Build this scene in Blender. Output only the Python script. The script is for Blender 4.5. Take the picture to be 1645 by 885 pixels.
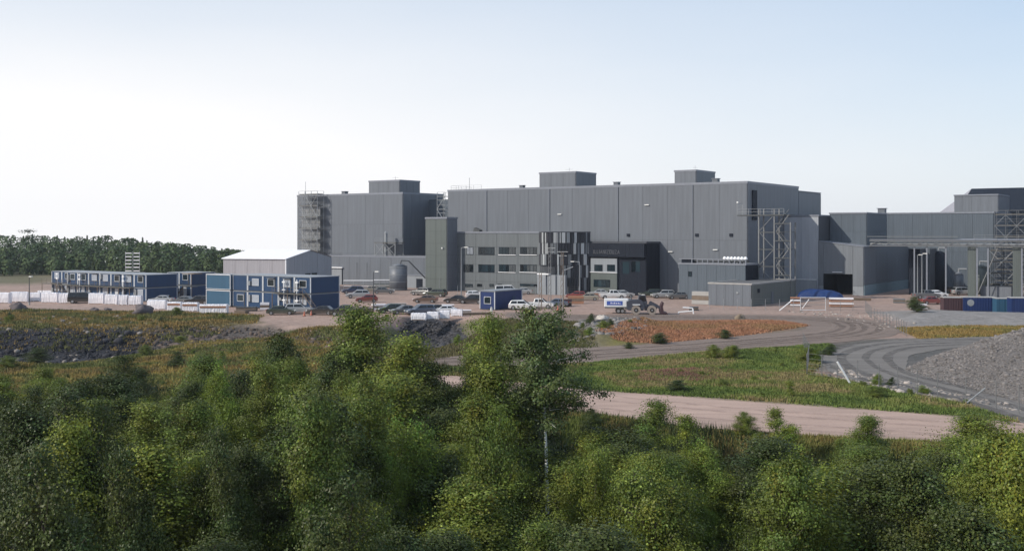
import bpy, math, random
import numpy as np
for o in list(bpy.data.objects): bpy.data.objects.remove(o)
SC = bpy.context.scene
COL = SC.collection
R = math.radians
# ------------------------------------------------------------------ camera
CAM_H = 12.8          # drone height above the yard, metres
F = 1700.0            # focal length in pixels of the 1645 px wide photograph
HY = 375.0            # horizon row
CX = 822.5
cam_d = bpy.data.cameras.new('camera'); cam = bpy.data.objects.new('camera', cam_d); COL.objects.link(cam)
cam.location = (0, 0, CAM_H); cam.rotation_euler = (R(90), 0, 0)
cam_d.sensor_width = 36; cam_d.lens = 36 * F / 1645.0
cam_d.shift_y = -(442.5 - HY) / 1645.0
cam_d.clip_start = 0.5; cam_d.clip_end = 9000
SC.camera = cam
SC.render.resolution_x = 1024; SC.render.resolution_y = 550
# ------------------------------------------------------------------ light
SUN_EL = 33.0
SUN_DIR = (-0.93, -0.37)                       # horizontal direction towards the sun
SUN_AZ = math.degrees(math.atan2(SUN_DIR[0], SUN_DIR[1]))   # clockwise from +Y
SC.view_settings.view_transform = 'Standard'; SC.view_settings.look = 'None'
SC.view_settings.exposure = 0.0; SC.view_settings.gamma = 1.0
W = bpy.data.worlds.new('World'); SC.world = W; W.use_nodes = True
nt = W.node_tree; nt.nodes.clear()
out = nt.nodes.new('ShaderNodeOutputWorld'); bg = nt.nodes.new('ShaderNodeBackground')
sky = nt.nodes.new('ShaderNodeTexSky'); sky.sky_type = 'NISHITA'; sky.sun_disc = False
sky.sun_elevation = R(SUN_EL); sky.sun_rotation = R(SUN_AZ)
sky.altitude = 60; sky.air_density = 1.15; sky.dust_density = 1.0; sky.ozone_density = 1.6
# thin white veil of high haze, brightest low down and towards the sun's side of the sky
tc = nt.nodes.new('ShaderNodeTexCoord')
nrm = nt.nodes.new('ShaderNodeVectorMath'); nrm.operation = 'NORMALIZE'
nt.links.new(tc.outputs['Generated'], nrm.inputs[0])
sep = nt.nodes.new('ShaderNodeSeparateXYZ'); nt.links.new(nrm.outputs[0], sep.inputs[0])
up = nt.nodes.new('ShaderNodeMapRange'); up.inputs[1].default_value = 0.0; up.inputs[2].default_value = 0.30
up.inputs[3].default_value = 1.0; up.inputs[4].default_value = 0.0; up.interpolation_type = 'SMOOTHSTEP'
nt.links.new(sep.outputs[2], up.inputs[0])
dt = nt.nodes.new('ShaderNodeVectorMath'); dt.operation = 'DOT_PRODUCT'
nt.links.new(nrm.outputs[0], dt.inputs[0])
dt.inputs[1].default_value = (-0.94, 0.34, 0.10)
sd = nt.nodes.new('ShaderNodeMapRange'); sd.inputs[1].default_value = -0.35; sd.inputs[2].default_value = 0.85
sd.inputs[3].default_value = 0.0; sd.inputs[4].default_value = 1.0; sd.interpolation_type = 'SMOOTHSTEP'
nt.links.new(dt.outputs['Value'], sd.inputs[0])
ns = nt.nodes.new('ShaderNodeTexNoise'); ns.inputs['Scale'].default_value = 2.2; ns.inputs['Detail'].default_value = 4
mp = nt.nodes.new('ShaderNodeMapping'); mp.inputs['Scale'].default_value = (1, 1, 4)
nt.links.new(nrm.outputs[0], mp.inputs[0]); nt.links.new(mp.outputs[0], ns.inputs['Vector'])
def wm(op, a, b):
    n = nt.nodes.new('ShaderNodeMath'); n.operation = op
    for i, v in enumerate((a, b)):
        if isinstance(v, (int, float)): n.inputs[i].default_value = v
        else: nt.links.new(v, n.inputs[i])
    return n.outputs[0]
veil = wm('ADD', wm('MULTIPLY', up.outputs[0], 0.36), wm('MULTIPLY', sd.outputs[0], wm('ADD', 0.38, wm('MULTIPLY', up.outputs[0], 0.62))))
veil = wm('ADD', wm('ADD', veil, 0.0), wm('MULTIPLY', wm('SUBTRACT', ns.outputs['Fac'], 0.5), 0.30))
clampn = nt.nodes.new('ShaderNodeClamp'); nt.links.new(veil, clampn.inputs[0])
mixn = nt.nodes.new('ShaderNodeMix'); mixn.data_type = 'RGBA'
nt.links.new(clampn.outputs[0], mixn.inputs[0])
pale = nt.nodes.new('ShaderNodeMix'); pale.data_type = 'RGBA'; pale.inputs[0].default_value = 0.62
nt.links.new(sky.outputs[0], pale.inputs[6]); pale.inputs[7].default_value = (3.95, 5.1, 6.75, 1)      # even summer haze
nt.links.new(pale.outputs[2], mixn.inputs[6])
mixn.inputs[7].default_value = (7.5, 7.5, 7.6, 1)
nt.links.new(mixn.outputs[2], bg.inputs[0]); bg.inputs[1].default_value = 0.135
nt.links.new(bg.outputs[0], out.inputs[0])
sun_d = bpy.data.lights.new('sun', 'SUN'); sun_d.energy = 3.9; sun_d.angle = R(0.6); sun_d.color = (1.0, 0.92, 0.80)
sun = bpy.data.objects.new('sun', sun_d); COL.objects.link(sun)
from mathutils import Vector
_sh = Vector(SUN_DIR).normalized() * math.cos(R(SUN_EL))
sun.rotation_euler = Vector((_sh.x, _sh.y, math.sin(R(SUN_EL)))).to_track_quat('Z', 'Y').to_euler()
SC.cycles.max_bounces = 6; SC.cycles.transparent_max_bounces = 8
SC.cycles.volume_bounces = 0
SC.cycles.use_denoising = True
rnd = random.Random(7)
rng = np.random.default_rng(11)
# ------------------------------------------------------------------ helpers
def tag(o, label=None, cat=None, group=None, kind=None):
    if label: o['label'] = label
    if cat: o['category'] = cat
    if group: o['group'] = group
    if kind: o['kind'] = kind
    return o
def empty(name, loc, rz=0, label=None, cat=None, group=None):
    o = bpy.data.objects.new(name, None); COL.objects.link(o); o.empty_display_size = 0.3
    o.location = loc; o.rotation_euler = (0, 0, rz)
    return tag(o, label, cat, group)
def copy_tree(o, parent=None):
    c = o.copy(); COL.objects.link(c); c.parent = parent
    for ch in list(o.children): copy_tree(ch, c)
    return c
class MB:
    def __init__(s): s.v = []; s.f = []
    def box(s, x0, x1, y0, y1, z0, z1):
        n = len(s.v)
        s.v += [(x0,y0,z0),(x1,y0,z0),(x1,y1,z0),(x0,y1,z0),(x0,y0,z1),(x1,y0,z1),(x1,y1,z1),(x0,y1,z1)]
        s.f += [(n,n+3,n+2,n+1),(n+4,n+5,n+6,n+7),(n,n+1,n+5,n+4),(n+1,n+2,n+6,n+5),(n+2,n+3,n+7,n+6),(n+3,n,n+4,n+7)]
        return s
    def tube(s, p, q, r, n=6, r2=None):
        p = Vector(p); q = Vector(q); d = (q - p).normalized()
        a = d.cross(Vector((0,0,1)) if abs(d.z) < .9 else Vector((1,0,0))).normalized(); b = d.cross(a)
        k = len(s.v); r2 = r if r2 is None else r2
        for i in range(n):
            t = 2*math.pi*i/n + math.pi/n; w = a*math.cos(t) + b*math.sin(t)
            s.v.append(tuple(p + w*r)); s.v.append(tuple(q + w*r2))
        for i in range(n):
            j = (i+1) % n; s.f.append((k+2*i, k+2*j, k+2*j+1, k+2*i+1))
        s.f.append(tuple(k+2*i for i in range(n))[::-1]); s.f.append(tuple(k+2*i+1 for i in range(n)))
        return s
    def prism(s, poly, y0, y1):          # polygon in x,z extruded along y
        k = len(s.v); n = len(poly)
        s.v += [(x, y0, z) for x, z in poly] + [(x, y1, z) for x, z in poly]
        s.f.append(tuple(range(k, k+n))); s.f.append(tuple(range(k+n, k+2*n))[::-1])
        for i in range(n):
            j = (i+1) % n; s.f.append((k+i, k+n+i, k+n+j, k+j))
        return s
    def zprism(s, poly, z0, z1):         # polygon in x,y extruded up
        k = len(s.v); n = len(poly)
        s.v += [(x, y, z0) for x, y in poly] + [(x, y, z1) for x, y in poly]
        s.f.append(tuple(range(k, k+n))[::-1]); s.f.append(tuple(range(k+n, k+2*n)))
        for i in range(n):
            j = (i+1) % n; s.f.append((k+i, k+j, k+n+j, k+n+i))
        return s
    def face(s, pts):
        k = len(s.v); s.v += [tuple(p) for p in pts]; s.f.append(tuple(range(k, k+len(pts)))); return s
    def mesh(s, name, mat):
        me = bpy.data.meshes.new(name); me.from_pydata(s.v, [], s.f)
        if mat: me.materials.append(mat)
        me.update(); return me
    def build(s, name, mat, parent=None, loc=(0,0,0), rz=0):
        return put(name, s.mesh(name, mat), parent, loc, rz)
def put(name, me, parent=None, loc=(0,0,0), rz=0):
    o = bpy.data.objects.new(name, me); COL.objects.link(o); o.parent = parent
    o.location = loc; o.rotation_euler = (0, 0, rz); return o
def smooth(o):
    for p in o.data.polygons: p.use_smooth = True
    return o
def np_mesh(name, V, Fq, mat, col=None, uvcol='Col'):
    me = bpy.data.meshes.new(name)
    V = np.asarray(V, np.float32); Fq = np.asarray(Fq, np.int32); k = Fq.shape[1]
    me.vertices.add(len(V)); me.vertices.foreach_set('co', V.ravel())
    me.loops.add(Fq.size); me.loops.foreach_set('vertex_index', Fq.ravel())
    me.polygons.add(len(Fq)); me.polygons.foreach_set('loop_start', np.arange(0, Fq.size, k, dtype=np.int32))
    me.polygons.foreach_set('loop_total', np.full(len(Fq), k, np.int32))
    if col is not None:
        at = me.color_attributes.new(uvcol, 'FLOAT_COLOR', 'POINT')
        c = np.ones((len(V), 4), np.float32); c[:, :3] = col; at.data.foreach_set('color', c.ravel())
    me.materials.append(mat); me.update(calc_edges=True); me.validate(); return me
# ---- materials
def mat_new(name):
    m = bpy.data.materials.new(name); m.use_nodes = True
    n = m.node_tree.nodes; b = n.get('Principled BSDF'); return m, m.node_tree, b
def plain(name, c, rough=0.6, metal=0.0, var=0.12, scale=1.5, bump=0.0, bscale=30, objvar=0.0, spec=0.5):
    """base colour broken up by two noises (dirt and wear), optional fine bump"""
    m, t, b = mat_new(name); N = t.nodes; L = t.links
    co = N.new('ShaderNodeTexCoord'); no = N.new('ShaderNodeTexNoise'); no.inputs['Scale'].default_value = scale
    no.inputs['Detail'].default_value = 6; no.inputs['Roughness'].default_value = 0.65
    L.new(co.outputs['Object'], no.inputs['Vector'])
    mr = N.new('ShaderNodeMapRange'); mr.inputs[1].default_value = .25; mr.inputs[2].default_value = .75
    mr.inputs[3].default_value = 1 - var; mr.inputs[4].default_value = 1 + var
    L.new(no.outputs['Fac'], mr.inputs[0]); v = mr.outputs[0]
    if objvar:
        oi = N.new('ShaderNodeObjectInfo'); m2 = N.new('ShaderNodeMapRange')
        m2.inputs[3].default_value = 1 - objvar; m2.inputs[4].default_value = 1 + objvar
        L.new(oi.outputs['Random'], m2.inputs[0]); mm = N.new('ShaderNodeMath'); mm.operation = 'MULTIPLY'
        L.new(v, mm.inputs[0]); L.new(m2.outputs[0], mm.inputs[1]); v = mm.outputs[0]
    mx = N.new('ShaderNodeVectorMath'); mx.operation = 'SCALE'; mx.inputs[0].default_value = c
    L.new(v, mx.inputs['Scale']); L.new(mx.outputs[0], b.inputs['Base Color'])
    b.inputs['Roughness'].default_value = rough; b.inputs['Metallic'].default_value = metal
    b.inputs['Specular IOR Level'].default_value = spec
    if bump:
        n2 = N.new('ShaderNodeTexNoise'); n2.inputs['Scale'].default_value = bscale; n2.inputs['Detail'].default_value = 4
        L.new(co.outputs['Object'], n2.inputs['Vector']); bp = N.new('ShaderNodeBump'); bp.inputs['Strength'].default_value = bump
        bp.inputs['Distance'].default_value = 0.05
        L.new(n2.outputs['Fac'], bp.inputs['Height']); L.new(bp.outputs[0], b.inputs['Normal'])
    return m
def clad(name, c, rough=0.45, ribs=3.0, objvar=0.03, spec=0.4):
    """profiled steel cladding: vertical ribs as relief, rain streaks and slight tone steps"""
    m, t, b = mat_new(name); N = t.nodes; L = t.links
    co = N.new('ShaderNodeTexCoord'); mpn = N.new('ShaderNodeMapping'); mpn.inputs['Scale'].default_value = (1.6, 1.6, .12)
    L.new(co.outputs['Object'], mpn.inputs[0])
    no = N.new('ShaderNodeTexNoise'); no.inputs['Scale'].default_value = 1.0; no.inputs['Detail'].default_value = 6
    L.new(mpn.outputs[0], no.inputs['Vector'])
    mr = N.new('ShaderNodeMapRange'); mr.inputs[1].default_value = .25; mr.inputs[2].default_value = .75
    mr.inputs[3].default_value = .88; mr.inputs[4].default_value = 1.09; L.new(no.outputs['Fac'], mr.inputs[0])
    oi = N.new('ShaderNodeObjectInfo'); m2 = N.new('ShaderNodeMapRange')
    m2.inputs[3].default_value = 1 - objvar; m2.inputs[4].default_value = 1 + objvar; L.new(oi.outputs['Random'], m2.inputs[0])
    mm = N.new('ShaderNodeMath'); mm.operation = 'MULTIPLY'; L.new(mr.outputs[0], mm.inputs[0]); L.new(m2.outputs[0], mm.inputs[1])
    mx = N.new('ShaderNodeVectorMath'); mx.operation = 'SCALE'; mx.inputs[0].default_value = c
    L.new(mm.outputs[0], mx.inputs['Scale']); L.new(mx.outputs[0], b.inputs['Base Color'])
    sx = N.new('ShaderNodeSeparateXYZ'); L.new(co.outputs['Object'], sx.inputs[0])
    ad = N.new('ShaderNodeMath'); ad.operation = 'ADD'; L.new(sx.outputs[0], ad.inputs[0]); L.new(sx.outputs[1], ad.inputs[1])
    ml = N.new('ShaderNodeMath'); ml.operation = 'MULTIPLY'; ml.inputs[1].default_value = ribs * 6.2832; L.new(ad.outputs[0], ml.inputs[0])
    si = N.new('ShaderNodeMath'); si.operation = 'SINE'; L.new(ml.outputs[0], si.inputs[0])
    bp = N.new('ShaderNodeBump'); bp.inputs['Strength'].default_value = .25; bp.inputs['Distance'].default_value = .03
    L.new(si.outputs[0], bp.inputs['Height']); L.new(bp.outputs[0], b.inputs['Normal'])
    b.inputs['Roughness'].default_value = rough; b.inputs['Specular IOR Level'].default_value = spec
    return m
def vcol(name, rough=0.95, n1=1.2, n2=9.0, var=0.22, bump=0.5, leaf=False, bd=.12):
    """colour from the mesh's own attribute (kind of ground or plant), broken up by noise"""
    m, t, b = mat_new(name); N = t.nodes; L = t.links
    at = N.new('ShaderNodeVertexColor'); at.layer_name = 'Col'; co = N.new('ShaderNodeTexCoord')
    a = N.new('ShaderNodeTexNoise'); a.inputs['Scale'].default_value = n1; a.inputs['Detail'].default_value = 8; a.inputs['Roughness'].default_value = .7
    L.new(co.outputs['Object'], a.inputs['Vector'])
    mr = N.new('ShaderNodeMapRange'); mr.inputs[1].default_value = .3; mr.inputs[2].default_value = .7
    mr.inputs[3].default_value = 1 - var; mr.inputs[4].default_value = 1 + var; L.new(a.outputs['Fac'], mr.inputs[0])
    mx = N.new('ShaderNodeVectorMath'); mx.operation = 'SCALE'; L.new(at.outputs[0], mx.inputs[0]); L.new(mr.outputs[0], mx.inputs['Scale'])
    L.new(mx.outputs[0], b.inputs['Base Color']); b.inputs['Roughness'].default_value = rough
    b.inputs['Specular IOR Level'].default_value = 0.2
    if bump:
        a2 = N.new('ShaderNodeTexNoise'); a2.inputs['Scale'].default_value = n2; a2.inputs['Detail'].default_value = 6
        L.new(co.outputs['Object'], a2.inputs['Vector']); bp = N.new('ShaderNodeBump'); bp.inputs['Strength'].default_value = bump
        bp.inputs['Distance'].default_value = bd; L.new(a2.outputs['Fac'], bp.inputs['Height']); L.new(bp.outputs[0], b.inputs['Normal'])
    return m
def leafmat(name, c1, c2, trans=0.35, ov=0.25):
    m, t, b = mat_new(name); N = t.nodes; L = t.links
    at = N.new('ShaderNodeVertexColor'); at.layer_name = 'Col'
    oi = N.new('ShaderNodeObjectInfo'); mix = N.new('ShaderNodeMix'); mix.data_type = 'RGBA'
    L.new(oi.outputs['Random'], mix.inputs[0]); mix.inputs[6].default_value = (*c1, 1); mix.inputs[7].default_value = (*c2, 1)
    mu = N.new('ShaderNodeMix'); mu.data_type = 'RGBA'; mu.blend_type = 'MULTIPLY'; mu.inputs[0].default_value = 1
    L.new(mix.outputs[2], mu.inputs[6]); L.new(at.outputs[0], mu.inputs[7])
    L.new(mu.outputs[2], b.inputs['Base Color']); b.inputs['Roughness'].default_value = .45
    b.inputs['Specular IOR Level'].default_value = .22
    tr = N.new('ShaderNodeBsdfTranslucent'); L.new(mu.outputs[2], tr.inputs[0])
    ms = N.new('ShaderNodeMixShader'); ms.inputs[0].default_value = trans
    L.new(b.outputs[0], ms.inputs[1]); L.new(tr.outputs[0], ms.inputs[2])
    L.new(ms.outputs[0], N['Material Output'].inputs[0]); return m
M = {}
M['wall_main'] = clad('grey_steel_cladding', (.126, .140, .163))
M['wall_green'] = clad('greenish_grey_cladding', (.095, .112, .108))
M['wall_lilac'] = clad('pale_lilac_cladding', (.33, .32, .345), ribs=2)
M['wall_pale'] = clad('pale_grey_cladding', (.23, .25, .275), ribs=2)
M['wall_dark'] = clad('charcoal_cladding', (.010, .014, .024), ribs=2, spec=.15, rough=.6)
M['wall_slate'] = clad('slate_blue_cladding', (.082, .102, .126), ribs=2)
M['wall_wing'] = clad('ash_grey_cladding', (.155, .170, .190), ribs=2)
M['wall_shadeside'] = clad('shade_lightened_cladding', (.33, .35, .385), ribs=2)  # ash grey lightened in colour to offset the shade on these walls
M['wall_office'] = clad('office_grey_cladding', (.115, .130, .140), ribs=2)
M['wall_sock'] = plain('concrete_plinth', (.16, .22, .25), .8, bump=.2)
M['core'] = plain('dark_joint_steel', (.05, .055, .065), .7)  # dark core that shows in the joints between panels
M['trim'] = plain('roof_edge_trim', (.19, .205, .24), .4)
M['trim_dark'] = plain('dark_roof_edge', (.05, .055, .07), .4)
M['roof'] = plain('bitumen_roof', (.10, .10, .105), .8, bump=.3, bscale=3)
M['roof_white'] = plain('white_sheet_roof', (.86, .86, .88), .45, var=.05, bump=.1, bscale=3)
M['steel'] = plain('galvanised_steel', (.27, .285, .30), .5, .3)
M['steel_dark'] = plain('dark_painted_steel', (.06, .065, .07), .5, .2)
M['steel_mid'] = plain('dull_scaffold_steel', (.17, .175, .18), .55, .3)
M['deck'] = plain('scaffold_deck', (.10, .095, .085), .8)
M['white'] = plain('white_paint', (.74, .75, .77), .45, var=.08)
M['frame'] = plain('white_window_frame', (.50, .52, .55), .5, var=.12)
M['blue'] = clad('navy_cabin_steel', (.008, .038, .100), .5, 4, .10)
M['blue_l'] = clad('lighter_blue_cabin_steel', (.026, .085, .15), .5, 4, .05)
M['blue_r'] = clad('royal_blue_cabin_steel', (.010, .026, .10), .45, 5, .12)
M['rust'] = clad('rusty_maroon_container_steel', (.055, .028, .034), .7, 5, .1)
M['tarp_blue'] = plain('blue_tarpaulin', (.006, .030, .13), .45, var=.25, bump=.6, bscale=2)
M['red'] = plain('orange_red_plastic', (.42, .13, .08), .6)
M['timber'] = plain('weathered_timber', (.16, .12, .09), .8, var=.25)
M['concrete'] = plain('grey_concrete', (.33, .32, .31), .9, bump=.3, bscale=8)
M['rubber'] = plain('tyre_rubber', (.022, .021, .021), .85)
M['dusty'] = plain('dust_covered_tyre', (.27, .23, .20), .9, var=.2)
M['rim'] = plain('alloy_rim', (.32, .32, .33), .4, .6)
M['lamp'] = plain('lamp_glass', (.7, .7, .68), .15)
M['tail'] = plain('red_tail_lamp', (.35, .02, .02), .25)
M['orange'] = plain('orange_timber', (.30, .15, .09), .8)
M['wrap'] = plain('pale_plastic_wrap', (.78, .76, .79), .4, var=.10, scale=.8, bump=.8, bscale=3)
M['bark'] = plain('brown_bark', (.09, .075, .06), .9, var=.3, scale=6)
def glassm(name, c, rough=.08):
    m, t, b = mat_new(name); N = t.nodes
    b.inputs['Base Color'].default_value = (*c, 1); b.inputs['Roughness'].default_value = rough
    b.inputs['Specular IOR Level'].default_value = .6; b.inputs['Metallic'].default_value = 0.0
    co = N.new('ShaderNodeTexCoord'); no = N.new('ShaderNodeTexNoise'); no.inputs['Scale'].default_value = .7
    t.links.new(co.outputs['Object'], no.inputs['Vector'])
    oi = N.new('ShaderNodeObjectInfo'); mr = N.new('ShaderNodeMapRange'); mr.inputs[3].default_value = .35; mr.inputs[4].default_value = 1.9
    t.links.new(oi.outputs['Random'], mr.inputs[0]); mx = N.new('ShaderNodeVectorMath'); mx.operation = 'SCALE'; mx.inputs[0].default_value = c
    t.links.new(mr.outputs[0], mx.inputs['Scale']); t.links.new(mx.outputs[0], b.inputs['Base Color'])
    bp = N.new('ShaderNodeBump'); bp.inputs['Strength'].default_value = .03; t.links.new(no.outputs['Fac'], bp.inputs['Height']); t.links.new(bp.outputs[0], b.inputs['Normal'])
    return m
M['glass'] = glassm('tinted_window_glass', (.012, .022, .028))
M['curtain'] = plain('pale_blind_behind_glass', (.30, .33, .38), .25, var=.2, scale=4)
M['carglass'] = glassm('car_glass', (.008, .009, .011), .05)
def birchbark():
    m, t, b = mat_new('white_birch_bark'); N = t.nodes; L = t.links
    co = N.new('ShaderNodeTexCoord'); mpn = N.new('ShaderNodeMapping'); mpn.inputs['Scale'].default_value = (3, 3, 9)
    no = N.new('ShaderNodeTexNoise'); no.inputs['Scale'].default_value = 1.2; no.inputs['Detail'].default_value = 4
    L.new(co.outputs['Object'], mpn.inputs[0]); L.new(mpn.outputs[0], no.inputs['Vector'])
    cr = N.new('ShaderNodeValToRGB'); e = cr.color_ramp.elements
    e[0].position = .33; e[0].color = (.05, .045, .04, 1); e[1].position = .42; e[1].color = (.9, .89, .84, 1)
    L.new(no.outputs['Fac'], cr.inputs[0]); L.new(cr.outputs[0], b.inputs['Base Color']); b.inputs['Roughness'].default_value = .8; return m
M['birch'] = birchbark()
# ---- site geometry: u runs along the main facade (towards the right and nearer), v goes back
TH = math.atan2(-.569, .823); UA = (math.cos(TH), math.sin(TH)); VB = (-math.sin(TH), math.cos(TH))
C0 = (46.9, 211.0)
def Wp(u, v): return (C0[0] + u*UA[0] + v*VB[0], C0[1] + u*UA[1] + v*VB[1])
def ux(x, v):        # where on the plane v the bearing x lies
    k = (x - CX)/F; px, py = Wp(0, v); return (k*py - px)/(UA[0] - k*UA[1])
def vx(x, u):
    k = (x - CX)/F; px, py = Wp(u, 0); return (k*py - px)/(VB[0] - k*VB[1])
def zy(y, u, v): return CAM_H - (y - HY)*Wp(u, v)[1]/F
def G(x, y, z=0.0):  # ground point seen at a bearing and dip
    Y = F*(CAM_H - z)/(y - HY); return ((x - CX)*Y/F, Y)
def UV(X, Y):
    dx, dy = X - C0[0], Y - C0[1]; return (dx*UA[0] + dy*UA[1], dx*VB[0] + dy*VB[1])
# ------------------------------------------------------------------ terrain
def vnoise(X, Y, s, seed=0):
    r = np.random.default_rng(seed); T = r.random((257, 257)); T[256] = T[0]; T[:, 256] = T[:, 0]
    x = X/s % 256; y = Y/s % 256; i = np.floor(x).astype(int) % 256; j = np.floor(y).astype(int) % 256; fx = x - np.floor(x); fy = y - np.floor(y)
    fx = fx*fx*(3-2*fx); fy = fy*fy*(3-2*fy)
    return (T[i,j]*(1-fx)*(1-fy) + T[i+1,j]*fx*(1-fy) + T[i,j+1]*(1-fx)*fy + T[i+1,j+1]*fx*fy)*2 - 1
def fnoise(X, Y, s, seed=0, o=4): return sum(vnoise(X, Y, s/2**k, seed+k)/2**k for k in range(o))/1.6
def inpoly(X, Y, P):
    r = np.zeros(X.shape, bool); n = len(P)
    for i in range(n):
        x1, y1 = P[i]; x2, y2 = P[(i+1) % n]
        if y1 == y2: continue
        c = ((y1 > Y) != (y2 > Y)) & (X < (x2-x1)*(Y-y1)/(y2-y1) + x1); r ^= c
    return r
def pdist(X, Y, P):
    d = np.full(X.shape, 1e9); n = len(P)
    for i in range(n):
        x1, y1 = P[i]; x2, y2 = P[(i+1) % n]; dx, dy = x2-x1, y2-y1; L = dx*dx+dy*dy + 1e-9
        t = np.clip(((X-x1)*dx + (Y-y1)*dy)/L, 0, 1); d = np.minimum(d, np.hypot(X-x1-t*dx, Y-y1-t*dy))
    return d
def chaikin(P, n=2):
    for _ in range(n):
        Q = []
        for i in range(len(P)):
            a = P[i]; b = P[(i+1) % len(P)]
            Q += [(a[0]*.75+b[0]*.25, a[1]*.75+b[1]*.25), (a[0]*.25+b[0]*.75, a[1]*.25+b[1]*.75)]
        P = Q
    return P
def poly(*pts, z=0.0): return [G(x, y, z) for x, y in pts]
ROADS = {
 'dirt_road': (chaikin(poly((700,600),(820,612),(940,627),(1120,639),(1300,652),(1550,671),(1760,692),(1800,735),(1550,712),(1300,699),(1130,690),(940,662),(820,640),(700,618))), (.375,.268,.222)),
 'haul_road': (chaikin(poly((815,500),(900,506),(1050,505),(1210,506),(1330,508),(1400,514),(1440,524),(1450,536),(1400,544),(1330,552),(1200,560),(1080,572),(960,582),(900,588),(700,592),(690,574),(900,560),(1000,556),(1110,547),(1230,537),(1290,530),(1300,522),(1270,516),(1150,514),(1000,515),(900,517),(810,513))), (.172,.130,.108)),
 'site_track': (chaikin(poly((1300,568),(1345,556),(1420,546),(1520,543),(1700,538),(1700,560),(1560,556),(1470,566),(1450,582),(1480,604),(1560,628),(1700,668),(1700,700),(1540,646),(1400,616),(1330,600))), (.15,.138,.128)),
}
DX0, DX1, DY0, DY1, DS = -135.0, 150.0, 16.0, 236.0, 0.5
gx = np.arange(DX0, DX1+.1, DS); gy = np.arange(DY0, DY1+.1, DS)
GX, GY = np.meshgrid(gx, gy, indexing='ij')
PX = CX + F*GX/GY; PY = HY + F*CAM_H/GY          # bearing/dip of each ground point (only used to lay out the site)
def blur(A, k):
    for ax in (0, 1):
        c = np.cumsum(np.pad(A, [(k+1, k) if a == ax else (0, 0) for a in (0, 1)], mode='edge'), axis=ax)
        A = (np.take(c, np.arange(2*k+1, c.shape[ax]), ax) - np.take(c, np.arange(0, c.shape[ax]-2*k-1), ax))/(2*k+1)
    return A
H = np.zeros_like(GX)
low_left = poly((-400,532),(0,530),(120,529),(240,527),(330,522),(430,521),(470,528),(560,531),(620,517),(680,510),(735,514),(752,540),(700,556),(690,600),(720,640),(940,680),(1140,715),(1340,722),(1560,742),(1900,770),(2600,1800),(-1500,1800))
deep_pit = poly((-400,531),(0,530),(120,529),(225,529),(258,534),(228,543),(170,551),(110,557),(-50,560),(-400,560))
east_pit = poly((640,512),(690,509),(735,514),(748,530),(700,542),(655,530))
H[inpoly(GX, GY, low_left)] = -1.5
H[inpoly(GX, GY, deep_pit)] = -3.7 + 1.1*fnoise(GX, GY, 12, 41)[inpoly(GX, GY, deep_pit)]
H[inpoly(GX, GY, east_pit)] = -3.4
H = blur(blur(H, 4), 2)
rough = np.clip(-H/1.0, 0, 1)
pile = poly((1452,594),(1475,583),(1500,572),(1540,560),(1590,549),(1660,535),(1800,532),(2100,560),(2100,760),(1800,690),(1645,648),(1550,622),(1490,606))
pin = inpoly(GX, GY, pile); pd = pdist(GX, GY, pile)*pin
pile_h = np.where(pin, np.minimum(pd*.36, 4.6 + .08*pd)*(1 + .18*fnoise(GX, GY, 9, 5)), 0)
pile_h = np.minimum(pile_h, 5.4)
grav = poly((1400,503),(1480,499),(1560,503),(1700,506),(1900,515),(1900,528),(1640,520),(1560,519),(1480,520),(1420,518))
gin = inpoly(GX, GY, grav); gd = pdist(GX, GY, grav)*gin
berm = poly((1330,540),(1400,548),(1460,545),(1440,551),(1380,556),(1300,563),(1290,556))
bin_ = inpoly(GX, GY, berm); bd_ = pdist(GX, GY, berm)*bin_
hump = poly((925,516),(1060,516),(1040,545),(980,556),(920,556)); hin = inpoly(GX, GY, hump); hd = pdist(GX, GY, hump)*hin
roadmask = np.zeros_like(GX)
for nme, (P, c) in ROADS.items():
    d = pdist(GX, GY, P); roadmask = np.maximum(roadmask, np.where(inpoly(GX, GY, P), 1, np.clip(1 - (d-1)/4, 0, 1)))
yard = PY < 502
bump = .25*fnoise(GX, GY, 7, 20) + .10*fnoise(GX, GY, 1.8, 30)
H = H + bump*np.clip(rough + .35*(PY > 512), 0, 1) + rough*.35*fnoise(GX, GY, 14, 40)
rk = np.clip((-H - 1.7)/1.2, 0, 1)
H += rk*.45*fnoise(GX, GY, 2.4, 50)
H = H*(1 - roadmask*np.where(H > -1.0, 1, .0))
H = np.where(roadmask > .99, -0.004, H)
H = H + pile_h + np.minimum(gd*.12, .7)*(1-roadmask) + np.minimum(bd_*.5, .9)*(1-roadmask) + np.minimum(hd*.25, .7)*(1 + .5*fnoise(GX, GY, 2, 8))*(1-roadmask)
H = np.where(yard & (gd <= 0), -0.004, H)
def hgt(X, Y):
    X = np.asarray(X, float); Y = np.asarray(Y, float)
    fx = np.clip((X-DX0)/DS, 0, len(gx)-1.001); fy = np.clip((Y-DY0)/DS, 0, len(gy)-1.001)
    i = fx.astype(int); j = fy.astype(int); a = fx-i; b = fy-j
    return H[i,j]*(1-a)*(1-b) + H[i+1,j]*a*(1-b) + H[i,j+1]*(1-a)*b + H[i+1,j+1]*a*b
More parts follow.
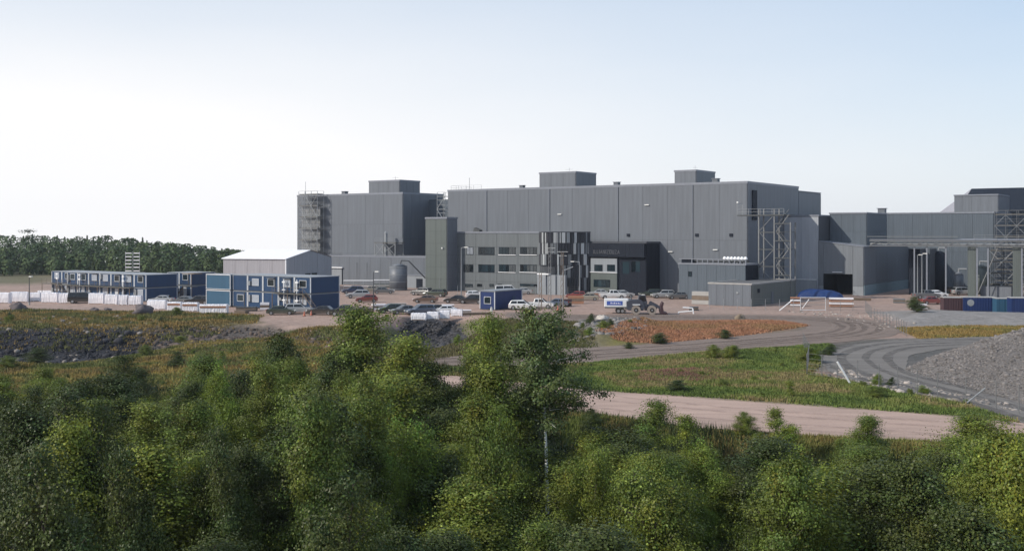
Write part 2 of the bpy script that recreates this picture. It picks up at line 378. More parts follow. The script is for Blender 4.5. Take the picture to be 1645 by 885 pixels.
# ---- colour of the ground, by what it is made of
def lay(C, X, Y, P, c, soft=1.2, amp=1.6, seed=1):
    wx = fnoise(X, Y, 6, seed)*amp; wy = fnoise(X, Y, 6, seed+9)*amp; x = X+wx; y = Y+wy
    d = pdist(x, y, P); s = np.where(inpoly(x, y, P), .5 + d/soft/2, .5 - d/soft/2); s = np.clip(s, 0, 1)[..., None]
    return C*(1-s) + np.array(c)*s
YARD = (.315,.228,.192); OLIVE = (.075,.078,.035); GREEN = (.085,.115,.035); OCHRE = (.18,.135,.055); ORANGE = (.26,.135,.085); ROCKD = (.030,.032,.040)
def PYof(X, Y): return HY + F*CAM_H/np.maximum(Y, 5)
def groundcol(X, Y):
    C = np.zeros(X.shape + (3,)) + np.array(YARD)
    n = fnoise(X, Y, 25, 60)[..., None]; C = C*(1 + .18*n) + np.array((.0, -.012, -.015))*n
    L = lambda P, c, **k: lay(C, X, Y, P, c, **k)
    C = L(poly((-3000,452.5),(60,449),(110,444),(110,438),(-3000,438)), (.20,.165,.12), soft=6)
    C = L(poly((-3000,458),(60,457),(105,447),(110,440),(110,436),(-3000,436)), (.125,.115,.07), soft=5)
    C = L(poly((-400,500),(0,497),(200,499),(330,502),(420,506),(410,519),(300,527),(240,530),(0,531),(-400,531)), (.135,.115,.055), seed=3)
    C = L(poly((540,540),(620,516),(700,509),(745,513),(800,512),(925,516),(960,560),(925,640),(700,660),(500,620)), (.13,.115,.07), seed=4)
    C = L(low_left, OLIVE, seed=5)
    C = L([(x_, y_+(3.5 if y_ > 125 else 0)) for x_, y_ in deep_pit], ROCKD, amp=.8, seed=6); C = L([(x_, y_+(3.5 if y_ > 155 else 0)) for x_, y_ in east_pit], ROCKD, amp=.8, seed=7)
    C = L(poly((225,524),(330,521),(440,521),(475,528),(560,531),(560,543),(470,541),(400,535),(300,548),(240,545)), (.085,.075,.07), amp=1.2, seed=8)
    C = L(poly((250,545),(420,540),(560,548),(540,575),(360,575),(250,560)), (.17,.105,.065), seed=9)
    C = L(poly((-200,590),(0,585),(100,583),(180,572),(300,570),(350,585),(240,610),(100,630),(-200,640)), (.22,.165,.055), seed=12)
    C = L(poly((-300,612),(0,603),(90,600),(90,625),(0,640),(-300,650)), (.28,.155,.055), seed=13)
    C = L(poly((375,572),(420,567),(520,560),(700,562),(750,562),(745,577),(520,580),(420,592),(370,585)), (.42,.335,.30), amp=.8, seed=14)
    C = L(poly((640,530),(700,545),(745,535),(760,560),(700,575),(600,560)), (.12,.125,.07), seed=15)
    C = L(poly((900,515),(1060,515),(1320,515),(1310,535),(1100,550),(1000,560),(900,562)), (.16,.135,.10), seed=16)
    C = L(poly((1040,517),(1250,516),(1300,523),(1200,537),(1060,551),(985,549)), ORANGE, amp=1.5, seed=17)
    C = L(poly((960,530),(1010,524),(1060,530),(1040,553),(960,556)), (.17,.15,.045), seed=18)
    C = L(poly((925,516),(1050,516),(1020,530),(960,545),(925,545)), (.16,.155,.145), seed=19)
    C = L(poly((700,590),(925,585),(1110,568),(1330,552),(1345,560),(1300,600),(1400,625),(1560,655),(1800,700),(1550,671),(1300,652),(1120,639),(940,627),(700,605)), GREEN, amp=.8, seed=20)
    C = L(poly((960,590),(1100,572),(1300,562),(1280,585),(1100,592),(960,608)), (.135,.115,.05), seed=21)
    C = L(poly((1020,600),(1140,594),(1180,602),(1120,612),(1030,612)), (.24,.135,.11), seed=22)
    C = L(poly((1170,590),(1290,586),(1330,600),(1200,602)), (.17,.14,.12), seed=23)
    C = L(poly((1285,597),(1400,620),(1570,654),(1800,700),(1800,690),(1570,645),(1400,608),(1330,598)), (.33,.20,.145), amp=.5, seed=24)
    C = L(poly((1290,556),(1400,545),(1560,540),(1900,532),(2100,760),(1800,700),(1550,655),(1340,602),(1300,580)), (.155,.15,.15), amp=.6, seed=25)
    C = L(poly((1430,585),(1455,562),(1520,556),(1600,550),(1560,570),(1470,600)), (.07,.072,.072), amp=.8, seed=26)
    C = L(pile, (.14,.13,.126), amp=.8, seed=27)
    C = L(poly((1400,500),(1480,499),(1700,502),(1900,510),(1900,530),(1640,524),(1450,524)), (.21,.20,.195), seed=28)
    C = L(poly((1440,527),(1560,523),(1700,524),(1700,538),(1560,542),(1480,545)), (.25,.18,.07), amp=.8, seed=29)
    C = L(poly((1290,558),(1400,545),(1460,544),(1440,550),(1380,556),(1300,566)), (.05,.055,.045), amp=.5, seed=30)
    for nme, (P, c) in ROADS.items():      # gravel thrown out over the shoulders
        C = lay(C, X, Y, P, np.array(c)*.85, soft=3.2, amp=1.3, seed=44)
    C = L(poly((940,665),(1300,702),(1550,716),(1800,740),(1900,790),(940,720)), (.13,.125,.05), seed=31)
    m1 = fnoise(X, Y, 5, 91); m2 = fnoise(X, Y, 2.2, 95); near = (PYof(X, Y) > 500)
    veg = (C[..., 1] > C[..., 2]*1.9)[..., None]
    C = np.where(veg, C*(1 + .30*m1 + .15*m2)[..., None] + np.array((.05,.018,.008))*np.clip(m1*1.6-.2, 0, 1)[..., None], C*(1 + .10*m1 + .08*m2)[..., None])
    return np.clip(C, .01, .9)
ext = lambda a, lo, hi: np.concatenate([lo, a, hi])
xs = ext(gx, np.array([-4500,-2500,-1300,-800,-550,-420,-340,-280,-235,-200,-175,-155,-142.]), np.array([158,170,190,220,260,320,420,600,900,1500,2600,4500.]))
ys = ext(gy, np.array([-300,-120,-50,-15,0,8,13.]), np.array([240,246,254,264,276,290,306,324,345,370,400,440,490,550,640,800,1100,1700,3000,6500.]))
TX, TY = np.meshgrid(xs, ys, indexing='ij'); TZ = hgt(TX, TY)
TZ = np.where(TY > 240, -0.004, TZ)
TZ = TZ - np.maximum(0, TY - 470)*.034      # beyond the wood the land falls away to a valley
TC = groundcol(TX, TY)
far = (TY > 325)[..., None]; TC = np.where(far, np.array((.06,.07,.035)), TC)
nx, ny = TX.shape; idx = np.arange(nx*ny).reshape(nx, ny)
Fq = np.stack([idx[:-1,:-1], idx[1:,:-1], idx[1:,1:], idx[:-1,1:]], -1).reshape(-1, 4)
M['ground'] = vcol('soil_and_gravel', n1=.9, n2=3.5, var=.30, bump=.6, bd=.25)
ground = put('ground', np_mesh('ground', np.stack([TX, TY, TZ], -1).reshape(-1, 3), Fq, M['ground'], TC.reshape(-1, 3)))
tag(ground, kind='structure'); smooth(ground)
def roadmat(name, c):
    m, t, b = mat_new(name); N = t.nodes; L = t.links
    co = N.new('ShaderNodeTexCoord'); a = N.new('ShaderNodeTexNoise'); a.inputs['Scale'].default_value = .22; a.inputs['Detail'].default_value = 9; a.inputs['Roughness'].default_value = .6
    mpn = N.new('ShaderNodeMapping'); mpn.inputs['Scale'].default_value = (.35, 2.2, 1); mpn.inputs['Rotation'].default_value = (0, 0, .28)
    L.new(co.outputs['Object'], mpn.inputs[0]); L.new(mpn.outputs[0], a.inputs['Vector'])
    cr = N.new('ShaderNodeMapRange'); cr.inputs[1].default_value = .3; cr.inputs[2].default_value = .7; cr.inputs[3].default_value = .78; cr.inputs[4].default_value = 1.2
    L.new(a.outputs['Fac'], cr.inputs[0]); mx = N.new('ShaderNodeVectorMath'); mx.operation = 'SCALE'; mx.inputs[0].default_value = c
    L.new(cr.outputs[0], mx.inputs['Scale']); L.new(mx.outputs[0], b.inputs['Base Color']); b.inputs['Roughness'].default_value = .95
    a2 = N.new('ShaderNodeTexNoise'); a2.inputs['Scale'].default_value = 5; a2.inputs['Detail'].default_value = 5; L.new(co.outputs['Object'], a2.inputs['Vector'])
    bp = N.new('ShaderNodeBump'); bp.inputs['Strength'].default_value = .5; bp.inputs['Distance'].default_value = .1; L.new(a2.outputs['Fac'], bp.inputs['Height']); L.new(bp.outputs[0], b.inputs['Normal'])
    return m
for k, (nme, (P, c)) in enumerate(ROADS.items()):
    Q = []
    for i in range(len(P)):
        a = P[i]; b = P[(i+1) % len(P)]; n = max(1, int(math.hypot(a[0]-b[0], a[1]-b[1])/.7))
        for j in range(n):
            x = a[0]+(b[0]-a[0])*j/n; y = a[1]+(b[1]-a[1])*j/n
            Q.append((x + .5*float(fnoise(np.array(x), np.array(y), 3, 70)), y + .5*float(fnoise(np.array(x), np.array(y), 3, 80)), .02 + .006*k))
    o = MB().face(Q).build(nme, roadmat(nme + '_surface', c)); tag(o, kind='structure')
def tracks(name, mat, line, offs, w, z, label=None):
    """worn wheel tracks: broken ribbons laid along the road"""
    L_ = [G(*q) for q in line]
    for _ in range(3):
        Q = [L_[0]]
        for a, b in zip(L_, L_[1:]): Q += [(a[0]*.75+b[0]*.25, a[1]*.75+b[1]*.25), (a[0]*.25+b[0]*.75, a[1]*.25+b[1]*.75)]
        L_ = Q + [L_[-1]]
    A = np.array(L_); D = np.gradient(A, axis=0); D /= np.linalg.norm(D, axis=1, keepdims=True); Nn = np.column_stack([-D[:, 1], D[:, 0]]); V = []; Fa = []
    for k, of_ in enumerate(offs):
        n0 = len(V); wob = fnoise(A[:, 0], A[:, 1], 12, 200+k)*.5; ww = w*(1+.5*fnoise(A[:, 0], A[:, 1], 5, 230+k))
        for i in range(len(A)):
            for s in (-.5, .5): p = A[i] + Nn[i]*(of_ + wob[i] + s*ww[i]); V.append((p[0], p[1], z + .004*k))
        for i in range(len(A)-1): a = n0+2*i; Fa.append((a, a+2, a+3, a+1))
    m = MB(); m.v = V; m.f = Fa; tag(m.build(name, mat), kind='structure')
def trackmat(name, c, thr=.5, am=.5):
    m, t, b = mat_new(name); N = t.nodes; L = t.links; co = N.new('ShaderNodeTexCoord'); a = N.new('ShaderNodeTexNoise'); a.inputs['Scale'].default_value = .8; a.inputs['Detail'].default_value = 8; a.inputs['Roughness'].default_value = .75
    L.new(co.outputs['Object'], a.inputs['Vector']); mr = N.new('ShaderNodeMapRange'); mr.inputs[1].default_value = thr-.12; mr.inputs[2].default_value = thr+.12; mr.inputs[4].default_value = am
    L.new(a.outputs['Fac'], mr.inputs[0]); L.new(mr.outputs[0], b.inputs['Alpha']); b.inputs['Base Color'].default_value = (*c, 1); b.inputs['Roughness'].default_value = .95; return m
tracks('wheel_tracks', trackmat('packed_dark_gravel', (.30,.225,.195), .5, .32), [(690,606),(820,626),(940,645),(1130,664),(1300,676),(1550,692),(1780,714)], [-4.2,-2.3,1.2,3.1], .7, .05)
tracks('haul_tracks', trackmat('churned_mud', (.115,.085,.070), .47), [(690,584),(900,573),(1000,566),(1110,559),(1230,549),(1330,541),(1385,532),(1380,520),(1330,513),(1210,510),(1050,509),(900,509)], [-2.4,-.6,.9,2.6], .9, .06)
tracks('site_tracks', trackmat('rolled_dark_gravel', (.085,.078,.075), .47), [(1700,684),(1560,640),(1440,612),(1375,588),(1365,568),(1420,553),(1520,549),(1700,547)], [-3.2,-1.3,1.0,2.8], .9, .065)
tracks('haul_dust', trackmat('pale_dust', (.33,.26,.22), .52), [(690,584),(900,573),(1000,566),(1110,559),(1230,549),(1330,541),(1385,532),(1380,520),(1330,513),(1210,510),(1050,509),(900,509)], [-3.4,.1,3.4], .6, .09)
# ------------------------------------------------------------------ stones, rubble
ico_v = None
def rocks(name, pts, sizes, col, label=None, cat=None, kind='stuff', flat=.7):
    """many angular stones in one mesh"""
    t = (1+5**.5)/2; V = np.array([(-1,t,0),(1,t,0),(-1,-t,0),(1,-t,0),(0,-1,t),(0,1,t),(0,-1,-t),(0,1,-t),(t,0,-1),(t,0,1),(-t,0,-1),(-t,0,1)])/1.9
    T = np.array([(0,11,5),(0,5,1),(0,1,7),(0,7,10),(0,10,11),(1,5,9),(5,11,4),(11,10,2),(10,7,6),(7,1,8),(3,9,4),(3,4,2),(3,2,6),(3,6,8),(3,8,9),(4,9,5),(2,4,11),(6,2,10),(8,6,7),(9,8,1)])
    n = len(pts); A = rng.uniform(0, 6.28, n); jit = rng.uniform(.62, 1.25, (n, 12, 1)); S = np.asarray(sizes)[:, None, None]
    st = np.stack([rng.uniform(.7, 1.4, n), rng.uniform(.7, 1.2, n), rng.uniform(flat*.6, flat*1.2, n)], -1)[:, None]
    P = V[None]*jit*st*S; c, s = np.cos(A)[:, None], np.sin(A)[:, None]
    P = np.stack([P[..., 0]*c - P[..., 1]*s, P[..., 0]*s + P[..., 1]*c, P[..., 2]], -1) + np.asarray(pts)[:, None]
    Fa = (T[None] + (np.arange(n)*12)[:, None, None]).reshape(-1, 3)
    cc = np.repeat(np.asarray(col)*rng.uniform(.6, 1.45, (n, 1)), 12, 0)
    o = put(name, np_mesh(name, P.reshape(-1, 3), Fa, M['stone'], cc)); tag(o, label, cat, kind=kind); return o
M['stone'] = vcol('broken_stone', .9, 3, 8, .2, .3, bd=.05)
def scatter(P, n, seed=0):
    r = np.random.default_rng(seed); P = np.array(P); lo = P.min(0); hi = P.max(0); out_ = np.zeros((0, 2))
    while len(out_) < n:
        q = r.uniform(lo, hi, (n*3, 2)); q = q[inpoly(q[:, 0], q[:, 1], [tuple(p) for p in P])]; out_ = np.concatenate([out_, q])
    return out_[:n]
def on(p, dz=0): return np.column_stack([p, hgt(p[:, 0], p[:, 1]) + dz])
p = scatter([q for q in poly((1452,594),(1475,583),(1500,572),(1540,560),(1590,549),(1660,535),(1760,532),(1900,640),(1760,672),(1645,648),(1550,622),(1490,606))], 34000, 1); p = p[p[:, 0] < .54*p[:, 1]]
rocks('crushed_rock', on(p, .0), np.where(rng.random(len(p)) < .015, 2.0, 1)*(rng.gamma(1.5, .036, len(p)) + .03), (.150,.138,.134), 'grey crushed rock covering the big heap at the right edge', 'rocks')
p = np.concatenate([scatter(deep_pit, 7000, 2), np.column_stack([rng.uniform(-90, -45, 5200), rng.uniform(135, 143.5, 5200)])]); p = p[hgt(p[:, 0], p[:, 1]) < -.5]
rocks('pit_rubble', on(p), rng.gamma(1.0, .09, len(p)) + .04, (.030,.031,.037), 'dark broken rock on the bank of the pit at left', 'rocks')
p = scatter(poly((-20,545),(210,540),(235,560),(130,585),(-20,592), z=-3), 110, 21)
rocks('pale_pit_boulders', on(p, .05), rng.uniform(.15, .5, len(p)), (.20,.18,.165), 'pale boulders lying on the dark pit bank', 'rocks')
p = np.concatenate([scatter(east_pit, 1200, 3), scatter([(a_, b_+4) for a_, b_ in east_pit], 1500, 33)]); p = p[hgt(p[:, 0], p[:, 1]) < -.5]
rocks('ditch_rubble', on(p), rng.gamma(1.6, .10, len(p)) + .06, (.050,.050,.055), 'dark rubble lining the ditch behind the tall saplings', 'rocks')
p = scatter(poly((230,526),(330,521),(440,521),(475,528),(560,531),(560,543),(470,541),(400,535),(300,545),(240,542)), 1500, 4)
rocks('ridge_rubble', on(p), rng.gamma(1.5, .10, len(p)) + .05, (.10,.078,.066), 'broken stones along the low bank left of centre', 'rocks')
p = scatter(poly((925,517),(1050,517),(1040,530),(1000,545),(925,552)), 1500, 5)
rocks('rubble_mound', on(p), rng.gamma(1.4, .09, len(p)) + .05, (.17,.16,.155), 'grey rubble mound beside the haul road left of the orange grass', 'rocks')
p = np.concatenate([scatter(poly((1340,600),(1500,630),(1645,665),(1645,655),(1500,622),(1350,592)), 350, 6), scatter(poly((1290,596),(1400,615),(1560,648),(1560,655),(1400,622)), 250, 7),
                    scatter(poly((1250,500),(1400,500),(1480,520),(1420,530),(1340,512)), 300, 9)])
rocks('loose_stones', on(p), rng.gamma(1.5, .06, len(p)) + .04, (.27,.24,.22), 'loose pale stones strewn along the fence line and berms', 'rocks')
def boulder(x, y, r_, label, sq=.8, col=(.11,.095,.10)):
    X, Y = G(x, y); t = rnd.random()*9
    n = 14; V = []; Fa = []
    for i in range(9):
        ph = math.pi*i/8
        for j in range(n):
            th = 2*math.pi*j/n; q = 1 + .22*math.sin(3*th + t + 2*ph) + .13*math.sin(5*ph + t*2 + th) + rnd.uniform(-.05, .05)
            V.append((r_*q*math.sin(ph)*math.cos(th)*1.1, r_*q*math.sin(ph)*math.sin(th), r_*sq*q*math.cos(ph) + r_*sq*.45))
    for i in range(8):
        for j in range(n): Fa.append((i*n+j, i*n+(j+1) % n, (i+1)*n+(j+1) % n, (i+1)*n+j))
    o = put('boulder', np_mesh('boulder', V, Fa, M['stone'], np.tile(col, (len(V), 1))), None, (X, Y, float(hgt(X, Y)) - .1))
    tag(o, label, 'boulder', 'boulders along the edge of the lot')
boulder(29, 499, 1.15, 'dark boulder nearest the left edge of the photo')
boulder(152, 500, .75, 'low dark boulder between the black van and the largest boulder', .6)
boulder(172, 499, .6, 'smaller flat boulder just right of the low dark one', .6)
boulder(229, 505, 1.35, 'largest dark boulder in front of the pale barrier')
boulder(1188, 514, .75, 'small tan boulder on the haul road edge above the orange grass', .8, (.20,.16,.12))
boulder(968, 523, .8, 'pale rock on top of the rubble mound', .6, (.42,.39,.36))
# ------------------------------------------------------------------ buildings
_pm = {}
def panelmesh(w, h, mat, axis, t=.12):
    k = (round(w, 2), round(h, 2), mat, axis)
    if k not in _pm:
        b = MB()
        if axis == 'f': b.box(.02, w-.02, -t, 0, .015, h-.015)
        else: b.box(0, t, .02, w-.02, .015, h-.015)
        _pm[k] = b.mesh('panel', M[mat])
    return _pm[k]
def bays(root, axis, fixed, a0, a1, z0, z1, nb, nr, mat, holes=()):
    """rows and columns of cladding panels on one wall; axis f = front wall, s = right-hand wall"""
    w = (a1-a0)/nb; h = (z1-z0)/nr
    for i in range(nb):
        for j in range(nr):
            a = a0 + i*w; z = z0 + j*h
            if any(a+w > q[0]+.05 and a < q[1]-.05 and z+h > q[2]+.05 and z < q[3]-.05 for q in holes): continue
            put('panel', panelmesh(w, h, mat, axis), root, (a, fixed, z) if axis == 'f' else (fixed, a, z))
def building(name, label, u0, u1, v0, v1, z1, cat='building', z0=0.0, rz=TH, origin=None):
    """Empty at the near right corner (u1, v0); local x runs back along the facade (negative = left)"""
    p = origin or Wp(u1, v0)
    root = empty(name, (p[0], p[1], 0), rz, label, cat); w = u1-u0; d = v1-v0
    MB().box(-w, 0, 0, d, z0, z1-.05).build('wall', M['core'], root)
    return root, w, d
def roofedge(root, w, d, z, mat='trim', h=.35, o=.14, roof='roof'):
    b = MB(); b.box(-w-o, o, -o-.02, .22, z-h, z+.12); b.box(-.20, o+.02, .22, d+o, z-h, z+.12); b.box(-w-o-.02, -w+.22, .22, d+o, z-h, z+.12); b.box(-w+.22, -.20, d-.2, d+o-.02, z-h, z+.12)
    b.build('roof_trim', M[mat], root); MB().box(-w+.22, -.20, .22, d-.2, z-.04, z+.02).build('roof', M[roof], root)
# main hall
U0 = ux(720, 0); v_end = vx(1318, 0); v_st = vx(1282, 0); ZM = zy(292, 0, 0)
hall, w, d = building('main_hall', 'long tall grey clad factory hall in the middle with two roof boxes', U0, 0, 0, v_st, ZM)
w_main = w
bays(hall, 'f', 0, -w, 0, 0, ZM-.3, 13, 2, 'wall_main'); bays(hall, 's', 0, 0, d, 0, ZM-.3, 6, 3, 'wall_main')
roofedge(hall, w, d, ZM)
b = MB().box(-w, 0, d+.25, v_end, 0, ZM-1.0); b.build('wall', M['core'], hall)
bays(hall, 's', 0, d+.25, v_end, 0, ZM-1.1, 2, 3, 'wall_main'); MB().box(-w, .16, d+.25, v_end+.1, ZM-.99, ZM-.8).build('roof_trim', M['trim'], hall)
MB().box(.14, .35, 2.2, 4.4, 15.5, 21.5).build('louvre', M['wall_dark'], hall)
def roofbox(parent_hall, xa, xb, xc, vf, ytop, label, seamrow=1):
    ua = ux(xa, vf); ub = ux(xb, vf); vb = vx(xc, ub); zt = zy(ytop, ub, vf); zb = ZM - .02
    p = Wp(ub, vf); root = empty('roof_box', (p[0], p[1], zb), TH, label, 'roof box'); w = ub-ua; d = vb-vf; h = zt-zb
    MB().box(-w, 0, 0, d, 0, h-.05).build('wall', M['core'], root)
    bays(root, 'f', 0, -w, 0, 0, h-.25, max(2, round(w/3)), seamrow, 'wall_main'); bays(root, 's', 0, 0, d, 0, h-.25, max(2, round(d/3)), seamrow, 'wall_main')
    roofedge(root, w, d, h, h=.25)
    m = MB().tube((-w*.4, d*.4, h), (-w*.4, d*.4, h+1.2), .03, 4); m.tube((-w*.5, d*.4, h+.8), (-w*.3, d*.4, h+.8), .03, 4); m.build('aerial', M['steel'], root)
    return root
roofbox(hall, 867, 925, 957, 1.0, 276, 'wider grey box on the roof above the striped cladding')
roofbox(hall, 1084, 1118, 1148, 1.0, 273.5, 'smaller grey box on the roof near the right end of the main hall')
def roofvent(u, v, z, s, label):
    p = Wp(u, v); r_ = empty('roof_vent', (p[0], p[1], z), TH, label, 'roof vent', 'vents on the hall roofs')
    MB().box(-s, s, -s, s, 0, s*1.4).build('housing', M['wall_main'], r_); MB().box(-s*1.25, s*1.25, -s*1.25, s*1.25, s*1.41, s*1.6).build('cap', M['trim'], r_)
roofvent(ux(991, 2), 2, ZM, .55, 'small vent on the main hall roof between the two roof boxes')
roofvent(ux(1150, 2), 2, ZM, .6, 'pale vent at the foot of the smaller roof box')
roofvent(ux(839, 2), 2, ZM, .5, 'small vent on the roof left of the wider roof box')
roofvent(ux(554, 3), 3, zy(313, ux(554, 2), 2), .6, 'vent on the left hall roof halfway to its roof box')
roofvent(ux(1417, 57), 57, zy(343, ux(1417, 56), 56), .8, 'dark vent on the long blue grey hall roof')
for k in (2, 5, 8, 11):
    MB().tube((-w_main*k/13-.12, -.22, .3), (-w_main*k/13-.12, -.22, ZM-.4), .09, 5).build('downpipe', M['trim'], hall)
for xx, yy in ((1022, 402), (1078, 405), (1150, 402), (900, 345), (1040, 330)):
    uu = ux(xx, 0); zz = zy(yy, uu, 0); MB().box(uu-.5, uu+.5, -.4, -.13, zz, zz+.18).build('wall_lamp', M['lamp'], hall)
for xx in (760, 820, 1010, 1120, 1175):
    uu = ux(xx, 0); zz = zy(380, uu, 0); MB().box(uu-.35, uu+.35, -.3, -.12, zz, zz+.6).build('wall_vent', M['wall_dark'], hall)
# rails on the main hall's left roof end
def railing(parent, pts, h=1.1, r_=.03, mat='steel', step=2.0, name='railing'):
    m = MB()
    for a, b in zip(pts, pts[1:]):
        a = Vector(a); b = Vector(b); n = max(1, int((b-a).length/step))
        for i in range(n+1): q = a.lerp(b, i/n); m.tube(q, q + Vector((0,0,h)), r_, 4)
        for k in (.5, 1.0): m.tube(a + Vector((0,0,h*k)), b + Vector((0,0,h*k)), r_*.8, 4)
    return m.build(name, M[mat], parent)
p = Wp(U0+.5, .5); rr = empty('roof_railing', (p[0], p[1], ZM), TH, 'guard railing with aerial on the left end of the main hall roof', 'railing')
railing(rr, [(0,8,0),(0,0,0),(9,0,0)]); MB().tube((4,2,0),(4,2,3),.05,5).build('mast', M['steel'], rr)
# left hall
u1 = ux(647, 2); u0 = ux(478, 2); ZL = zy(309.5, u1, 2); vL = vx(712, u1)
lh, w, d = building('left_hall', 'tall grey hall on the left with a roof box and scaffold tower', u0, u1, 2, vL, ZL)
bays(lh, 'f', 0, -w, 0, 0, ZL-.3, 6, 3, 'wall_main'); bays(lh, 's', 0, 0, d, 0, ZL-.3, 5, 2, 'wall_main'); roofedge(lh, w, d, ZL)
ZM_, ZM = ZM, ZL
roofbox(lh, 593, 642, 674, 2.15, 289.5, 'roof box at the right end of the left hall roof'); ZM = ZM_
# linking wall between the halls
lk, w, d = building('link_block', 'dark recessed block linking the left hall and the main hall', u1+.05, U0-.3, vL-6, vL, ZL-1.5)
bays(lk, 'f', 0, -w, 0, 0, ZL-1.8, 3, 3, 'wall_slate')
# annex in front of the left hall
au0 = ux(515, -6); au1 = ux(700, -6); ZA = zy(411.5, ux(600, -6), -6)
an, w, d = building('low_annex', 'low flat roofed grey annex in front of the left hall', au0, au1, -6, 1.9, ZA)
bays(an, 'f', 0, -w, 0, 0, ZA-.2, 11, 1, 'wall_main'); roofedge(an, w, d, ZA, h=.22)
dxx = ux(532, -6) - au1
MB().box(dxx, dxx+4.3, -.6, -.14, 4.1, 4.35).build('canopy', M['white'], an)
MB().box(dxx+.3, dxx+3.9, -.22, -.13, 0, 3.9).build('roller_door', M['wall_pale'], an)
MB().box(dxx+.1, dxx+.3, -.26, -.12, 0, 4.0).box(dxx+3.9, dxx+4.1, -.26, -.12, 0, 4.0).build('door_frame', M['wall_dark'], an)
for k, x_ in enumerate((574, 590)):
    q = ux(x_, -6) - au1; MB().tube((q, -.1, 0), (q, -.18, 5.6), .05, 5).build('downpipe', M['steel_mid'], an)
# frame with flue on the annex roof
p = Wp(ux(602, -2), -2); fr = empty('flue_platform', (p[0], p[1], ZA), TH, 'steel platform with round flue on the annex roof', 'platform')
sz = 6.6
for (x_, y_) in ((0,0),(sz,0),(0,3),(sz,3)): MB().box(x_, x_+.16, y_, y_+.16, 0, 3.2).build('leg', M['steel'], fr)
MB().box(-.2, sz+.4, -.2, 3.3, 3.2, 3.35).build('deck', M['deck'], fr)
m = MB().tube((.1,0,0),(sz*.5,0,3.1),.06,4).tube((sz*.5,0,0),(.1,0,3.1),.06,4).tube((sz,0,.2),(sz*.5,0,3.1),.06,4).tube((sz*.5,0,1),(sz,0,2.9),.06,4); m.build('brace', M['steel'], fr)
railing(fr, [(0,0,3.35),(sz,0,3.35),(sz,3,3.35)], 1.0)
MB().tube((2.4,1.5,0),(2.4,1.5,5.6),.38,12).build('flue', M['steel'], fr); MB().tube((2.4,1.5,5.7),(2.4,1.5,6.1),.55,12,.1).build('flue_cap', M['steel'], fr)
# silo in front of annex
p = G(640, 466); r_ = 2.0; hs = CAM_H - (424-HY)*p[1]/F
si = empty('grey_silo', (p[0], p[1], 0), TH, 'round grey steel silo standing before the low annex', 'silo')
b = MB().tube((0,0,0),(0,0,hs-.5), r_, 20); b.tube((0,0,hs-.5),(0,0,hs), r_, 20, r_*.35); smooth(b.build('tank', M['wall_main'], si))
for k in range(4): MB().tube((0,0,.2+k*(hs-1)/3),(0,0,.32+k*(hs-1)/3), r_+.04, 20).build('band', M['steel'], si)
m = MB().tube((.6,0,hs),(.9,0,hs+.8),.12,6).tube((.9,0,hs+.8),(2.6,.5,hs+.7),.12,6).tube((2.6,.5,hs+.7),(5.4,3,hs-3.2),.14,6); m.build('pipe', M['steel_dark'], si)
m = MB()
for x_ in (-2.1, -1.8): m.tube((x_+.1,-.9,0),(x_+.1,-.9,hs+.8),.03,4)
for k in range(14): m.tube((-2.0,-.9,.3+k*.45),(-1.7,-.9,.3+k*.45),.02,4)
m.build('ladder', M['steel'], si)
# low store behind the silo
p = Wp(ux(656,-8), -9); sb = empty('pale_plant_box', (p[0], p[1], 0), TH, 'small pale plant box with dark door between silo and stair tower', 'plant box')
MB().box(0, 6.2, 0, 2.4, 0, 2.9).build('wall', M['wall_pale'], sb); MB().box(-.1, 6.3, -.1, 2.5, 2.9, 3.05).build('roof', M['trim'], sb); MB().box(3.3, 5.2, -.04, 0, 0, 2.2).build('door', M['wall_dark'], sb)
# stair tower
uT = ux(718, -16); uTl = ux(684, -16); vT = vx(734, uT); ZT = zy(349.5, uT, -16)
tw, w, d = building('stair_tower', 'narrow greenish grey tower left of the office block', uTl, uT, -16, vT, ZT)
bays(tw, 'f', 0, -w, 0, 0, ZT-.4, 2, 6, 'wall_green'); bays(tw, 's', 0, 0, d, 0, ZT-.4, 2, 6, 'wall_main'); roofedge(tw, w, d, ZT, h=.3, mat='trim')
MB().box(-1.2, -.9, -.5, -.14, 9.4, 9.7).build('lamp', M['lamp'], tw); MB().tube((-1.9,-.15,0),(-1.9,-.15,2.9),.06,5).build('downpipe', M['steel'], tw)
